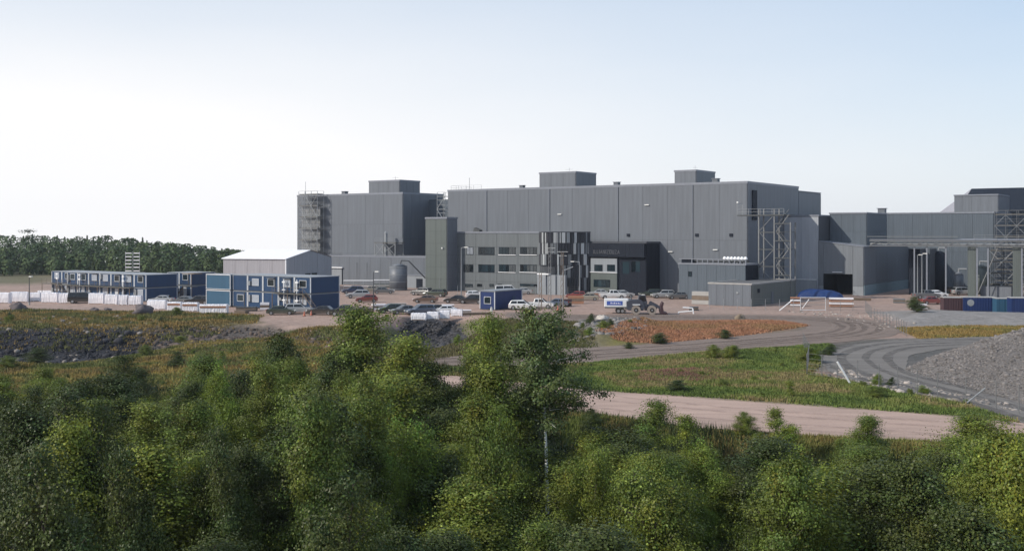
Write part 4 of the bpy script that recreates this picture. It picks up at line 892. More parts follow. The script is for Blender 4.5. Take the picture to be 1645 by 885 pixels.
# ------------------------------------------------------------------ site cabins
ORD = ['first','second','third','fourth','fifth','sixth','seventh','eighth','ninth','tenth']
_cm = {}
def cabin(p, rz, w, l, h, z, label, group, front='window', mat='blue', posts=True, side_win=0):
    """cabin with its short end to local -y at y=0, width along x from 0 to w; front: window / door / plain"""
    r = empty('site_cabin', (p[0], p[1], z), rz, label, 'site cabin', group)
    key = (round(w,2), round(l,2), round(h,2), mat)
    def mm(n, f, m_):
        k = key + (n, m_)
        if k not in _cm: _cm[k] = f().mesh(n, M[m_])
        return put(n, _cm[k], r)
    mm('wall', lambda: MB().box(.04, w-.04, .04, l-.04, .1, h-.12), mat)
    mm('roof', lambda: MB().box(0, w, -.02, l, h-.12, h), 'wall_pale')
    mm('floor_frame', lambda: MB().box(.01, w-.01, .01, l-.01, 0, .1), 'steel_dark')
    if posts:
        for (x_, y_) in ((0,0),(w-.14,0),(w-.14,l-.14)):
            k = ('post', round(h,2))
            if k not in _cm: _cm[k] = MB().box(0,.14,-.02,.12,.1,h-.12).mesh('corner_post', M['frame'])
            put('corner_post', _cm[k], r, (x_, y_, 0))
    if front == 'window':
        x0, x1 = w*.32, w*.72; k = ('win', round(w,2))
        if k not in _cm:
            _cm[k] = MB().box(x0-.08,x1+.08,-.05,.04,.97,1.05).box(x0-.08,x1+.08,-.05,.04,2.1,2.18).box(x0-.08,x0,-.05,.04,1.05,2.1).box(x1,x1+.08,-.05,.04,1.05,2.1).mesh('window', M['frame'])
            _cm[k+(1,)] = MB().box(x0,x1,-.02,.04,1.05,2.1).mesh('pane', M['curtain']); _cm[k+(2,)] = MB().box(x0,x1,-.02,.04,1.05,2.1).mesh('pane', M['glass'])
        wd = put('window', _cm[k], r); put('pane', _cm[k+(rnd.choice((1,1,2)),)], wd)
    elif front == 'door':
        x0 = w*.36; k = ('door', round(w,2))
        if k not in _cm: _cm[k] = MB().box(x0,x0+.95,-.04,.04,.12,2.15).mesh('door', M['frame'])
        dd = put('door', _cm[k], r); MB().box(x0+.75,x0+.85,-.09,-.04,1.05,1.12).build('handle', M['steel_dark'], dd)
    q_ = rnd.random()
    if front in ('window', 'plain') and q_ < .35: MB().box(w*.08, w*.08+.55, -.3, .03, .5+rnd.random(), 1.0+rnd.random()*.8+.5).build('cooling_unit', M['steel' if q_ < .2 else 'wall_pale'], r)
    if front in ('window', 'door') and q_ > .6: MB().box(w*.3, w*.8, -.35, .03, 2.35, 2.42).build('rain_hood', M['steel_mid'], r)
    if front == 'window' and q_ > .5: MB().box(w*.78, w*.78+.07, -.06, .03, .15, h-.2).build('cable_duct', M['steel_mid'], r)
    if side_win:
        for y_ in (l*.3,):
            wd = MB().box(w-.03,w+.04,y_,y_+1.0,1.0,2.1).build('window', M['frame'], r); MB().box(w+.04,w+.05,y_+.12,y_+.88,1.12,1.98).build('pane', M['glass'], wd)
    return r
Hc = 2.75
# block 2 (right hand cabin block): near right corner
pc = G(499.5, 500.5)
uc2, vc2 = UV(*pc)
wc = (ux(499.5, vc2) - ux(374, vc2))/5; lc = vx(546, uc2) - vc2
fronts_up = ['plain','window','window','window','window']; fronts_lo = ['window','window','plain','window','window']
for s in range(2):
    for k in range(5):
        q = Wp(uc2 - (5-k)*wc, vc2)
        fr_ = (fronts_lo if s == 0 else fronts_up)[k]
        cabin(q, TH, wc-.05, lc, Hc, s*(Hc+.05) + .1, f'{ORD[k]} blue cabin from the left, {"upper" if s else "lower"} storey of the block in front of the barn', 'two storey cabin block in front of the barn', fr_)
# cabin set with its long side to the front at the block's left end
uq0 = ux(331, vc2-.4); uq1 = uc2 - 5*wc - .15
for s in range(2):
    q = Wp(uq0, vc2-.4)
    o = cabin(q, TH, uq1-uq0, 2.6, Hc, s*(Hc+.05)+.1, f'lighter blue cabin showing its long side, {"upper" if s else "lower"} level left of the block', 'two storey cabin block in front of the barn', 'none', 'blue_l')
    L_ = uq1-uq0; MB().box(0, L_, -.04, .02, Hc-.16, Hc).box(0, L_, -.04, .02, .1, .2).build('white_edge', M['frame'], o)
# outside stair and gallery of the block: decks, rails
def gallery(name, p, rz, L_, z, label, depth=1.2, stair=True):
    r = empty(name, (p[0], p[1], 0), rz, label, 'gallery')
    MB().box(0, L_, -depth, -.08, z-.12, z).build('deck', M['deck'], r)
    n = max(2, int(L_/3)+1)
    for k in range(n): MB().box(k*L_/(n-1)-.05, k*L_/(n-1)+.05, -depth, -depth+.1, 0, z-.12).build('post', M['timber'], r)
    railing(r, [(0,-depth,z),(L_,-depth,z)], 1.0, .03, 'timber', 1.5)
    if stair:
        m = MB()
        for k in range(12): m.box(L_+.25*k, L_+.25*k+.3, -depth, -.1, z-(k+1)*z/12, z-(k+1)*z/12+.05)
        m.tube((L_,-depth,z),(L_+3,-depth,0),.06,4).tube((L_,-depth,z+1),(L_+3,-depth,1),.03,4); m.build('stair', M['timber'], r)
    return r
g = gallery('cabin_gallery', Wp(uc2-2.1*wc, vc2), TH, 1.9*wc, Hc+.1, 'timber gallery across the upper storey of the nearer cabin block', 1.1)
for x_, lab in ((456, 'left one of two white flue pipes on the nearer cabin block'), (477, 'right one of two white flue pipes on the nearer cabin block')):
    q = Wp(ux(x_, vc2-.5), vc2-.5); r = empty('flue_pipe', (q[0], q[1], 0), TH, lab, 'flue pipe', 'white flue pipes on the cabins')
    MB().tube((0,0,.3),(0,0,5.2),.09,6).build('pipe', M['white'], r)
    for z_ in (1.6, 3.3, 4.6): MB().box(-.35,.35,-.12,.12,z_,z_+.22).build('bracket', M['white'], r)
for x_ in (415, 440, 466):
    pass
Hc1 = 2.46
# block 1 (left)
pc1 = G(235, 485); u1c, v1c = UV(*pc1); n1 = 7
w1 = (ux(235, v1c) - ux(108, v1c))/n1; l1 = vx(285.5, u1c) - v1c
for s in range(2):
    for k in range(n1):
        q = Wp(u1c-(n1-k)*w1, v1c)
        cabin(q, TH, w1-.05, l1, Hc1, s*(Hc1+.05)+.1, f'{ORD[k]} navy cabin from the left, {"upper" if s else "lower"} storey of the farther block at left', 'two storey cabin block at far left', 'window' if s or k % 3 == 0 else ('door' if k % 3 == 1 else 'plain'))
for k in range(2):
    for s in range(2):
        q = Wp(u1c-(n1+2-k)*w1-.6, v1c+1.5)
        cabin(q, TH, w1-.05, l1-1.5, Hc1, s*(Hc1+.05)+.1, f'{"set back navy cabin nearest the left end" if k == 0 else "set back navy cabin second from the left end"}, {"upper" if s else "lower"} storey', 'two storey cabin block at far left', 'window')
gallery('cabin_gallery', Wp(u1c-7.5*w1, v1c), TH, 6.5*w1, Hc1+.1, 'long gallery along the farther cabin block behind the pale barrier', 1.1, False)
gallery('cabin_gallery', Wp(u1c-9.4*w1-.6, v1c+1.5), TH, 1.4*w1, Hc1+.1, 'short gallery with rails at the far left end of the cabins', 1.3, True)
for x_, lab in ((128, 'leftmost white flue pipe, on the farther cabin block'), (198, 'white flue pipe nearer the right end of the farther cabin block'),(92,'white flue pipe at the left end of the set back cabins')):
    q = Wp(ux(x_, v1c-.5), v1c-.5); r = empty('flue_pipe', (q[0], q[1], 0), TH, lab, 'flue pipe', 'white flue pipes on the cabins')
    MB().tube((0,0,.3),(0,0,4.9),.09,6).build('pipe', M['white'], r); MB().box(-.3,.3,-.12,.12,3.6,3.9).build('bracket', M['white'], r); MB().box(-.3,.3,-.12,.12,4.5,4.7).build('bracket', M['white'], r)
# third block further back, one column
v3 = v1c + l1 + 4; u3 = ux(307, v3); 
for s in range(2):
    for k in range(2):
        q = Wp(u3-(2-k)*w1, v3)
        cabin(q, TH, w1-.05, 6, Hc1, s*(Hc1+.05)+.1, f'{"hidden half of" if k == 0 else "open half of"} the rear cabin pair between the two blocks, {"upper" if s else "lower"} storey', 'rear cabin pair between the two blocks', 'window' if s else 'door')
st_ = gallery('timber_stair', Wp(u3+.8, v3-1), TH, 2.6, Hc1+.1, 'brown timber stair with landing between the two cabin blocks', 1.6, False)
m = MB().tube((0,-1.6,Hc1),(-2.4,-1.6,.1),.10,4).tube((2.6,-1.6,Hc1+1),(2.6,-1.6,5.0),.06,4).box(-.2,3.4,-1.7,.3,4.95,5.1)
for k in range(10): m.box(-2.4+.24*k, -2.1+.24*k, -1.6, -.3, .1+k*.27, .16+k*.27)
m.build('stair', M['timber'], st_)
# single cabin in the centre
pm = G(795, 498.5); um, vm = UV(*pm); wm_ = um - ux(770.5, vm); lm = vx(839, um) - vm
o = cabin(Wp(um-wm_, vm), TH, wm_, lm, CAM_H-(468-HY)*pm[1]/F-.05, .05, 'lone blue cabin with one window behind the white estate car', 'single cabins in the yard', 'window', 'blue_r', side_win=0)
MB().box(wm_-.02, wm_+.05, lm*.62, lm*.62+.9, .2, 2.1).build('door', M['blue'], o)
MB().box(-.1, wm_+.1, -.1, lm+.1, CAM_H-(468-HY)*pm[1]/F-.05, CAM_H-(468-HY)*pm[1]/F+.03).build('roof_sheet', M['wall_pale'], o)
pcn = G(783.5, 503); r = empty('white_post', (pcn[0], pcn[1], 0), 0, 'short white post in front of the lone blue cabin', 'post'); MB().tube((.6,0,0),(.6,0,.95),.22,8,.15).build('stub', M['white'], r)
MB().tube((.6,0,.96),(.6,0,1.08),.18,8,.05).build('cap', M['wall_pale'], r)
# containers at right
def container(p, rz, L_, h, mat, label, stripes=10):
    r = empty('steel_container', (p[0], p[1], 0), rz, label, 'container', 'containers in a row at right')
    MB().box(.05, L_-.05, .05, 2.35, .15, h-.1).build('wall', M[mat], r)
    MB().box(0, L_, 0, 2.4, h-.1, h).build('roof', M['concrete'], r); MB().box(0, L_, 0, 2.4, 0, .14).build('base_frame', M['steel_dark'], r)
    m = MB(); n = int(L_/.45)
    for k in range(n): x_ = .15 + k*(L_-.4)/n; m.box(x_, x_+.2, .0, .05, .16, h-.12)
    m.build('ribbing', M[mat], r)
    for x_ in (0, L_-.12): MB().box(x_, x_+.12, -.01, .1, .14, h-.1).build('corner_post', M[mat], r)
    return r
ang2 = R(-8)
for (x0, x1, yb, yt, mt, lab) in ((1516,1547,500,477.5,'rust','maroon rusty container leftmost in the container row'),(1549,1599,501,477,'blue_r','long royal blue container with a pale round patch'),(1601,1623,504,479,'blue_l','short teal blue container between two navy ones'),(1625,1720,507,478,'blue_r','navy container cut off by the right edge of the photo')):
    p = G(x0, yb); X1 = (x1-CX)/F*p[1]; L_ = (X1-p[0])*1.0
    o = container(p, ang2, L_, CAM_H-(yt-HY)*p[1]/F, mt, lab)
    if 'round' in lab: MB().tube((1.0,-.03,1.5),(1.0,.04,1.5),.55,14).build('patch', M['steel'], o)
# blue tarp mound
p = G(1318, 477.5)
V = []; Fa = []; nx2, ny2 = 26, 10
for i in range(nx2+1):
    for j in range(ny2+1):
        x_ = (i/nx2-.5)*9.0; y_ = (j/ny2-.5)*3.4; e = max(0, 1-(abs(x_)/4.5)**3)*max(0, 1-(abs(y_)/1.7)**3)
        V.append((x_, y_, 1.75*e**.5*(1-.25*(i/nx2)) + .12*math.sin(x_*3+y_*4)*e)); 
for i in range(nx2):
    for j in range(ny2): a = i*(ny2+1)+j; Fa.append((a, a+ny2+1, a+ny2+2, a+1))
o = MB(); o.v = V; o.f = Fa; o = o.build('tarped_heap', M['tarp_blue'], None, (p[0], p[1], 0), TH*.4); smooth(o); tag(o, 'low heap under a blue tarpaulin in front of the black doorway', 'tarpaulin')
def pilebox_(x, y, w_, h_, mt, lab, rz=0):
    p = G(x, y); r = empty('material_stack', (p[0], p[1], 0), R(rz), lab, 'stack'); n = 3
    for k in range(n): MB().box(-w_/2+.1*rnd.random(), w_/2-.1*rnd.random(), 0, 1.2, k*h_/n+.04, (k+1)*h_/n).build('layer', M[mt if k % 2 == 0 else 'timber'], r)
    MB().box(-w_/2, w_/2, .2, .35, 0, .05).build('bearer', M['timber'], r)
# pallets of pale material along the left: wrapped bundles
def bundle(x0, x1, yb, yt, label, col='wrap', orange=False):
    a = G(x0, yb); b_ = G(x1, yb); L_ = b_[0]-a[0]; h = CAM_H-(yt-HY)*a[1]/F
    r = empty('wrapped_bundle', (a[0], a[1], 0), R(rnd.uniform(-3, 1)), label, 'wrapped bundle', 'pale wrapped bundles lined up along the lot')
    n = 30; V = []; Fa = []; prof_ = [(0,0),(-.04,.5*h),(.03,.93*h),(.25,h),(1.0,h*.98),(1.25,.9*h),(1.3,0)]
    for i in range(n+1):
        for (y_, z_) in prof_: V.append((L_*i/n, y_+rnd.uniform(-.03,.03), max(0, z_*(1+rnd.uniform(-.04,.04)))))
    k = len(prof_)
    for i in range(n):
        for j in range(k-1): q = i*k+j; Fa.append((q, q+k, q+k+1, q+1))
    m = MB(); m.v = V; m.f = Fa; m.f.append(tuple(range(k))); m.f.append(tuple(range(n*k, n*k+k))[::-1]); m.build('wrapping', M[col], r)
    MB().box(.1, L_-.1, -.02, 1.25, -.02, .10).build('pallet', M['timber'], r)
    if orange: MB().box(.1, L_-.1, -.12, -.05, h*.62, h*.82).build('orange_plank', M['orange'], r)
bundle(-70, 14, 487, 470, 'pale wrapped bundle running out at the left edge of the photo'); bundle(16, 44, 485, 469, 'second pale bundle from the left edge'); bundle(46, 64, 484, 470, 'short pale bundle right of the thin dark post')
bundle(66, 92, 486, 470, 'pale bundle second left of the black van'); bundle(94, 120, 487, 471, 'pale bundle ending at the black van'); bundle(142, 166, 488, 471, 'pale bundle just right of the black van')
bundle(168, 188, 489, 473, 'pinkish pale bundle midway between van and largest boulder'); bundle(190, 204, 490, 474, 'narrow pale bundle midway between van and largest boulder'); bundle(206, 226, 490, 475, 'pale bundle left of the largest boulder')
bundle(236, 266, 497, 482, 'pale bundle right of the largest boulder'); bundle(268, 290, 499, 485, 'pale bundle with an orange plank along it, left one of three', orange=True); bundle(292, 317, 500, 486, 'pale bundle with an orange plank along it, middle one of three', orange=True); bundle(320, 364, 503.5, 489, 'pale bundle with an orange plank nearest the cabin block', orange=True)
bundle(660, 684, 514, 503, 'crumpled white bundle beside the parked cars near the ditch'); bundle(686, 704, 513, 501, 'second crumpled white bundle near the ditch'); bundle(706, 722, 512, 499, 'third crumpled white bundle near the ditch'); bundle(724, 742, 508, 497, 'bright white bundle at the end of the car row')
bundle(-60, -5, 474, 466, 'far white bundle beyond the left edge row'); bundle(60, 100, 474, 467, 'far white bundle behind the front row at left')
for k_, (x_, y_, w_, h_, m__, l_) in enumerate(((385,504,2.2,.5,'timber','brown plank stack at the left foot of the nearer cabin block'),(610,498,2.4,1.0,'wrap','white wrapped stack behind the front car row'),(592,503,1.8,.7,'rust','dull red stack behind the tallest sapling tip'),(640,492,3.0,.5,'concrete','pale slab stack between the car rows'),(720,495,2.2,.6,'wrap','small white stack left of the lone blue cabin'),(745,503,2.6,.5,'wrap','low white stack before the lone blue cabin'),(690,497,2.5,.4,'red','orange red stack in the middle of the lot'),
    (910,492,2.0,1.2,'rust','dull red stack at the foot of the lattice masts'),(925,488,3,1.4,'orange','brown heap like stack right of the masts'),(1115,499,1.6,.6,'steel_dark','dark pump like stack left of the grey shed'),(1105,478,2.4,1.2,'steel_mid','grey crate stack near the service building'),(1385,483,3.4,.5,'timber','plank stack on the sandy berm'),(1445,487,2.2,.8,'steel_mid','grey stack left of the lone bush'),(1625,470,3,1.4,'concrete','pale block stack behind the right containers'),(1530,472,2.2,1.5,'steel_dark','dark crate stack under the pipe bridge'),(1592,474,2.4,1.2,'wrap','white sack stack under the pipe bridge'))):
    pilebox_(x_, y_, w_, h_, m__, l_, (k_*37) % 40 - 20)
# ------------------------------------------------------------------ vehicles
def paint(name, c, rough=.3, metal=.2):
    m, t, b = mat_new(name); b.inputs['Base Color'].default_value = (*c, 1); b.inputs['Roughness'].default_value = rough; b.inputs['Metallic'].default_value = metal
    b.inputs['Coat Weight'].default_value = .5; b.inputs['Coat Roughness'].default_value = .12; N = t.nodes; L = t.links
    co = N.new('ShaderNodeTexCoord'); sp = N.new('ShaderNodeSeparateXYZ'); L.new(co.outputs['Object'], sp.inputs[0]); no = N.new('ShaderNodeTexNoise'); no.inputs['Scale'].default_value = 2.5; L.new(co.outputs['Object'], no.inputs['Vector'])
    mr = N.new('ShaderNodeMapRange'); mr.inputs[1].default_value = .3; mr.inputs[2].default_value = .95; mr.inputs[3].default_value = .75; mr.inputs[4].default_value = .0
    L.new(sp.outputs[2], mr.inputs[0]); ml = N.new('ShaderNodeMath'); ml.operation = 'MULTIPLY'; L.new(mr.outputs[0], ml.inputs[0]); L.new(no.outputs['Fac'], ml.inputs[1])
    mx = N.new('ShaderNodeMix'); mx.data_type = 'RGBA'; L.new(ml.outputs[0], mx.inputs[0]); mx.inputs[6].default_value = (*c, 1); mx.inputs[7].default_value = (.20,.16,.13,1); L.new(mx.outputs[2], b.inputs['Base Color'])
    return m
PC = {'white': (.75,.75,.75), 'silver': (.38,.39,.40), 'grey': (.13,.135,.14), 'black': (.012,.012,.014), 'navy': (.018,.035,.09), 'green': (.035,.05,.035), 'brown': (.10,.06,.045), 'red': (.20,.035,.03), 'sand': (.30,.27,.22), 'bluegrey': (.10,.13,.18)}
PM = {k: paint('car_paint_'+k, v) for k, v in PC.items()}
SH = { # profiles: lower body (x,z) and greenhouse (x,z); length, width
 'saloon': (4.5,1.78,[(0,.42),(.03,.72),(.12,.92),(.9,.97),(2.9,.93),(3.9,.86),(4.4,.70),(4.5,.42),(4.35,.25),(.15,.25)],[(.55,.95),(1.15,1.40),(2.35,1.44),(3.25,.92)]),
 'hatch': (4.1,1.75,[(0,.42),(.02,.80),(.08,1.0),(1.0,1.0),(2.8,.96),(3.7,.88),(4.05,.70),(4.1,.42),(3.95,.25),(.12,.25)],[(.12,.98),(.45,1.42),(2.1,1.50),(3.0,.94)]),
 'estate': (4.75,1.84,[(0,.45),(.02,.85),(.08,1.05),(1.0,1.05),(3.1,1.0),(4.2,.92),(4.68,.74),(4.75,.45),(4.6,.28),(.12,.28)],[(.12,1.03),(.50,1.60),(2.5,1.66),(3.45,.98)]),
 'pickup': (5.2,1.88,[(0,.5),(.0,1.05),(1.7,1.08),(1.75,1.12),(3.7,1.10),(4.8,1.0),(5.15,.85),(5.2,.5),(5.0,.35),(.1,.35)],[(1.75,1.1),(1.95,1.72),(3.2,1.74),(4.0,1.08)]),
 'van': (5.1,1.95,[(0,.4),(.0,1.15),(.03,1.25),(1.6,1.25),(4.0,1.2),(4.9,1.0),(5.08,.75),(5.1,.4),(4.95,.28),(.1,.28)],[(.03,1.23),(.12,2.0),(3.4,2.05),(4.4,1.18)]),
}
_car = {}
def carproto(kind, colr):
    L_, Wd, low, gh = SH[kind]; key = (kind, colr)
    r = empty('car', (0,0,0)); hw = Wd/2
    b = MB(); b.prism(low, -hw, hw)
    ti = .16; k = len(b.v)   # tapered greenhouse
    roofp = gh
    bot = [gh[0], gh[-1]]; top = [gh[1], gh[2]]
    for s in (-1, 1):
        for (x_, z_), inn in ((gh[0],.03),(gh[1],ti),(gh[2],ti),(gh[3],.03)): b.v.append((x_, s*(hw-inn), z_))
    b.f += [(k,k+1,k+2,k+3),(k+7,k+6,k+5,k+4),(k+1,k+5,k+6,k+2),(k,k+4,k+5,k+1),(k+3,k+2,k+6,k+7)]
    body = b.build('body', PM[colr], r)
    bv = body.modifiers.new('bevel', 'BEVEL'); bv.width = .05; bv.segments = 2; bv.limit_method = 'ANGLE'
    def lerp(a, c, t): return (a[0]+(c[0]-a[0])*t, a[1]+(c[1]-a[1])*t)
    A, B_, C_, D_ = gh
    def sidey(z): t = (z-A[1])/(B_[1]-A[1]); return hw-.03-(ti-.03)*t + .012
    xm = (B_[0]+C_[0])/2
    zlo = A[1]+.06; zhi = B_[1]-.10
    def xr(z): t = (z-A[1])/(B_[1]-A[1]); return A[0]+(B_[0]-A[0])*t
    def xf(z): t = (z-D_[1])/(C_[1]-D_[1]); return D_[0]+(C_[0]-D_[0])*t
    for s in (-1, 1):
        for (xa0, xa1, xb0, xb1) in ((xr(zlo)+.18, xm-.05, xr(zhi)+.12, xm-.05), (xm+.05, xf(zlo)-.18, xm+.05, xf(zhi)-.10)):
            MB().face([(xa0, s*sidey(zlo), zlo),(xa1, s*sidey(zlo), zlo),(xb1, s*sidey(zhi), zhi),(xb0, s*sidey(zhi), zhi)]).build('side_window', M['carglass'], r)
    def slant(P0, P1, name):
        (xa, za), (xb, zb_) = lerp(P0, P1, .12), lerp(P0, P1, .88); n_ = Vector((P1[1]-P0[1], 0, -(P1[0]-P0[0]))).normalized(); sgn = 1 if n_.z > 0 else -1; o_ = n_*sgn*.015
        MB().face([(xa+o_.x,-hw+.14,za+o_.z),(xa+o_.x,hw-.14,za+o_.z),(xb+o_.x,hw-ti-.06,zb_+o_.z),(xb+o_.x,-hw+ti+.06,zb_+o_.z)]).build(name, M['carglass'], r)
    slant(D_, C_, 'windscreen'); slant(A, B_, 'rear_window')
    wr = .33 if kind in ('saloon','hatch') else .38
    ck = ('tyre', wr)
    if ck not in _car: _car[ck] = MB().tube((0,-.12,0),(0,.12,0),wr,14).mesh('wheel', M['rubber']); _car[ck+(1,)] = MB().tube((0,-.135,0),(0,.135,0),wr*.6,10).mesh('rim', M['rim'])
    for x_ in (L_*.18, L_*.81):
        for s in (-1, 1): wv = put('wheel', _car[ck], r, (x_, s*(hw-.1), wr)); put('rim', _car[ck+(1,)], wv)
    for s in (-1, 1):
        MB().box(L_-.22, L_+.01, s*hw*.75-.18, s*hw*.75+.18, .62, .76).build('headlight', M['lamp'], r); MB().box(-.015, .12, s*hw*.8-.12, s*hw*.8+.12, .72, .9).build('tail_light', M['tail'], r)
    MB().box(L_-.02,L_+.02,-.5,.5,.35,.5).build('grille', M['rubber'], r)
    return r
_proto = {}
def car(x, yb, kind, colr, label, head=0.0, group='cars parked in the yard', name='parked_car'):
    """x = bearing of the middle of the car, yb = dip of its wheels; head = heading of the nose in degrees"""
    L_, Wd = SH[kind][:2]; key = (kind, colr); first = key not in _proto
    if first: _proto[key] = carproto(kind, colr); o = _proto[key]
    else: o = copy_tree(_proto[key])
    p = G(x, yb); a = R(head); ox, oy = -L_/2*math.cos(a), -L_/2*math.sin(a)
    o.location = (p[0]+ox, p[1]+oy + Wd*.4, 0); o.rotation_euler = (0, 0, a); o.name = name
    tag(o, label, 'van' if kind == 'van' else 'pickup truck' if kind == 'pickup' else 'car', group); return o
AH = math.degrees(TH)
car(840, 498, 'estate', 'white', 'white estate car side on beside the lone blue cabin', -6)
car(866, 496, 'pickup', 'white', 'white pickup right behind the nose of the white estate car', -8)
car(893, 493, 'saloon', 'bluegrey', 'blue grey saloon behind the thin masts', 175)
car(815, 474, 'van', 'white', 'white van behind the roof of the lone blue cabin', 0)
car(838, 473, 'saloon', 'silver', 'pale car between the white van and the striped block', 178)
car(677, 474.5, 'estate', 'grey', 'left of two dark estate cars by the stair tower', 150)
car(699, 477, 'estate', 'green', 'dark greenish estate car, right of two by the stair tower', 160)
car(683, 486.5, 'saloon', 'brown', 'dark brown saloon alone in the middle of the lot', 172)
car(757, 488, 'estate', 'black', 'black estate car left of the lone blue cabin', 172)
car(732, 487, 'saloon', 'black', 'low black car just left of the black estate car', 175)
car(764, 479, 'hatch', 'white', 'small white car half hidden by the lone blue cabin', 10)
car(625, 503, 'hatch', 'green', 'dark hatchback at the left end of the front car row', 205)
car(648, 505, 'saloon', 'grey', 'grey saloon second in the front car row', 205)
car(674, 506, 'estate', 'bluegrey', 'blue grey estate third in the front car row', 205)
car(697, 504, 'saloon', 'black', 'dark saloon fourth in the front car row', 205)
car(712, 505, 'saloon', 'white', 'white saloon at the right end of the front car row', 190)
car(566, 472, 'estate', 'navy', 'dark blue estate car near the silo', 195)
car(574, 479, 'estate', 'silver', 'silver estate in front of the dark blue estate car', 190)
car(588, 486, 'hatch', 'red', 'reddish hatchback in front of the silver estate', 190)
car(600, 470, 'saloon', 'sand', 'sand coloured saloon beside the silo', 5)
car(616, 472, 'saloon', 'grey', 'grey saloon half hidden in front of the silo', 5)
car(555, 508, 'pickup', 'black', 'black pickup at the right corner of the nearer cabin block', 175)
car(515, 506, 'saloon', 'black', 'black saloon before the right side of the nearer cabin block', 172)
car(480, 504, 'estate', 'silver', 'silver estate before the nearer cabin block', 5)
car(450, 506, 'saloon', 'green', 'dark saloon before the windows of the nearer cabin block', 5)
car(131, 487.5, 'van', 'black', 'black van standing among the pale bundles', 4)
car(258, 487, 'saloon', 'silver', 'silver saloon behind the largest boulder', 176)
car(292, 488.5, 'saloon', 'grey', 'grey saloon behind the planked bundles', 176)
car(316, 489.5, 'estate', 'black', 'dark estate behind the planked bundles', 178)
car(985, 480, 'pickup', 'white', 'white pickup behind the banner trailer', 3)
car(1003, 478, 'hatch', 'silver', 'silver hatchback between white pickup and loader cab', 3)
car(1046, 477.5, 'estate', 'green', 'greenish estate in the row behind the loader', 186)
car(1066, 479, 'estate', 'silver', 'silver estate second from the right behind the loader', 186)
car(1090, 480.5, 'saloon', 'grey', 'grey saloon at the right end of the row behind the loader', 186)
car(926, 480, 'hatch', 'red', 'reddish hatchback right of the thin masts', 170)
car(944, 483, 'saloon', 'sand', 'sand coloured saloon right of the reddish hatchback', 175)
car(962, 476, 'saloon', 'silver', 'silver saloon under the dark block windows', 175)
car(1490, 480, 'pickup', 'grey', 'grey pickup behind the lone bush at right', 5)
car(1507, 478, 'hatch', 'white', 'white hatchback left of the maroon container', 5)
car(1550, 474, 'estate', 'silver', 'silver estate behind the blue containers', 5)
car(1500, 489, 'saloon', 'red', 'dark red saloon just left of the maroon container', 5)
# wheel loader
pl_ = G(1035, 504.5); ld = empty('wheel_loader', (pl_[0], pl_[1], 0), R(-4), 'dusty dark wheel loader with a maroon bucket on the haul road', 'loader')
M['slate'] = paint('slate_machine_paint', (.05,.055,.075), .45, .1)
def bev(o, w_=.05):
    m_ = o.modifiers.new('bevel', 'BEVEL'); m_.width = w_; m_.segments = 2; m_.limit_method = 'ANGLE'; return o
bev(MB().prism([(-2.8,.75),(-2.85,2.0),(-2.3,2.3),(-.6,2.35),(-.2,1.9),(0,1.0),(-.2,.6),(-2.4,.6)], -.95, .95).build('engine_body', M['slate'], ld))
bev(MB().prism([(-1.0,2.3),(-.9,3.0),(.1,3.05),(.45,1.9),(.3,1.1),(-.3,1.1)], -.75, .75).build('cab', M['slate'], ld))
MB().prism([(-.8,2.4),(-.75,2.9),(.05,2.92),(.3,2.1),(-.2,2.1)], -.765, .765).build('cab_window', M['carglass'], ld)
bev(MB().prism([(.0,.6),(.1,1.5),(1.5,1.75),(2.0,1.1),(1.9,.6)], -.6, .6).build('front_frame', M['slate'], ld))
for s in (-.7, .7): MB().prism([(.7,1.7),(1.0,2.05),(2.1,1.5),(3.0,.8),(2.9,.5),(1.9,1.1)], s-.1, s+.1).build('lift_arm', M['slate'], ld)
bev(MB().prism([(2.5,.1),(3.6,.12),(3.55,.3),(3.0,.45),(2.85,1.2),(3.0,1.9),(2.8,2.0),(2.5,1.4),(2.35,.6)], -1.35, 1.35).build('bucket', M['rust'], ld), .03)
tq = MB().tube((0,-.28,0),(0,.28,0),.72,20).mesh('wheel', M['dusty']); rq = MB().tube((0,-.30,0),(0,.30,0),.36,14).mesh('rim', M['rubber']); hq = MB().tube((0,-.32,0),(0,.32,0),.14,8).mesh('hub', M['rim'])
for x_ in (-1.35, 1.15):
    for s in (-1, 1): wv = put('wheel', tq, ld, (x_, s*1.05, .72)); put('rim', rq, wv); put('hub', hq, wv)
MB().box(-.5,.0,-.82,-.72,3.06,3.2).build('work_lamp', M['lamp'], ld); MB().tube((-2.0,.4,2.3),(-2.0,.4,3.0),.07,6).build('exhaust', M['steel_dark'], ld)
MB().box(-1.9,-.7,-1.15,-.95,1.5,1.62).build('mudguard', M['white'], ld); railing(ld, [(-2.7,-.9,2.3),(-1.1,-.9,2.35)], .5, .02, 'steel', .5, 'handrail')
# banner trailer
pt = G(990, 503.0); tr = empty('banner_trailer', (pt[0], pt[1], 0), R(-3), 'white box trailer with a blue banner left of the wheel loader', 'trailer')
bev(MB().box(-1.9, 1.9, -.9, .9, 1.05, 2.35).build('box', M['white'], tr)); MB().box(-1.85, 1.85, -.95, .95, .88, 1.04).build('chassis', M['steel_dark'], tr)
M['blueprint'] = plain('printed_blue_banner', (.05,.10,.38), .5)
bn_ = MB().box(-1.55, .95, -.93, -.9, 1.35, 2.0).build('banner', M['blueprint'], tr); m = MB()
for k, x_ in enumerate((-.95,-.65,-.38,-.1,.2,.45)): m.box(x_, x_+.17, -.95, -.93, 1.55, 1.55+(.26,.18,.26,.18,.2,.12)[k])
m.build('print_marks', M['wrap'], bn_)
for x_ in (.3, .95):
    for s in (-1, 1): wv = put('wheel', MB().tube((0,-.13,0),(0,.13,0),.42,14).mesh('wheel', M['rubber']), tr, (x_, s*.85, .42)); MB().tube((0,-.15,0),(0,.15,0),.24,10).build('rim', M['rim'], wv)
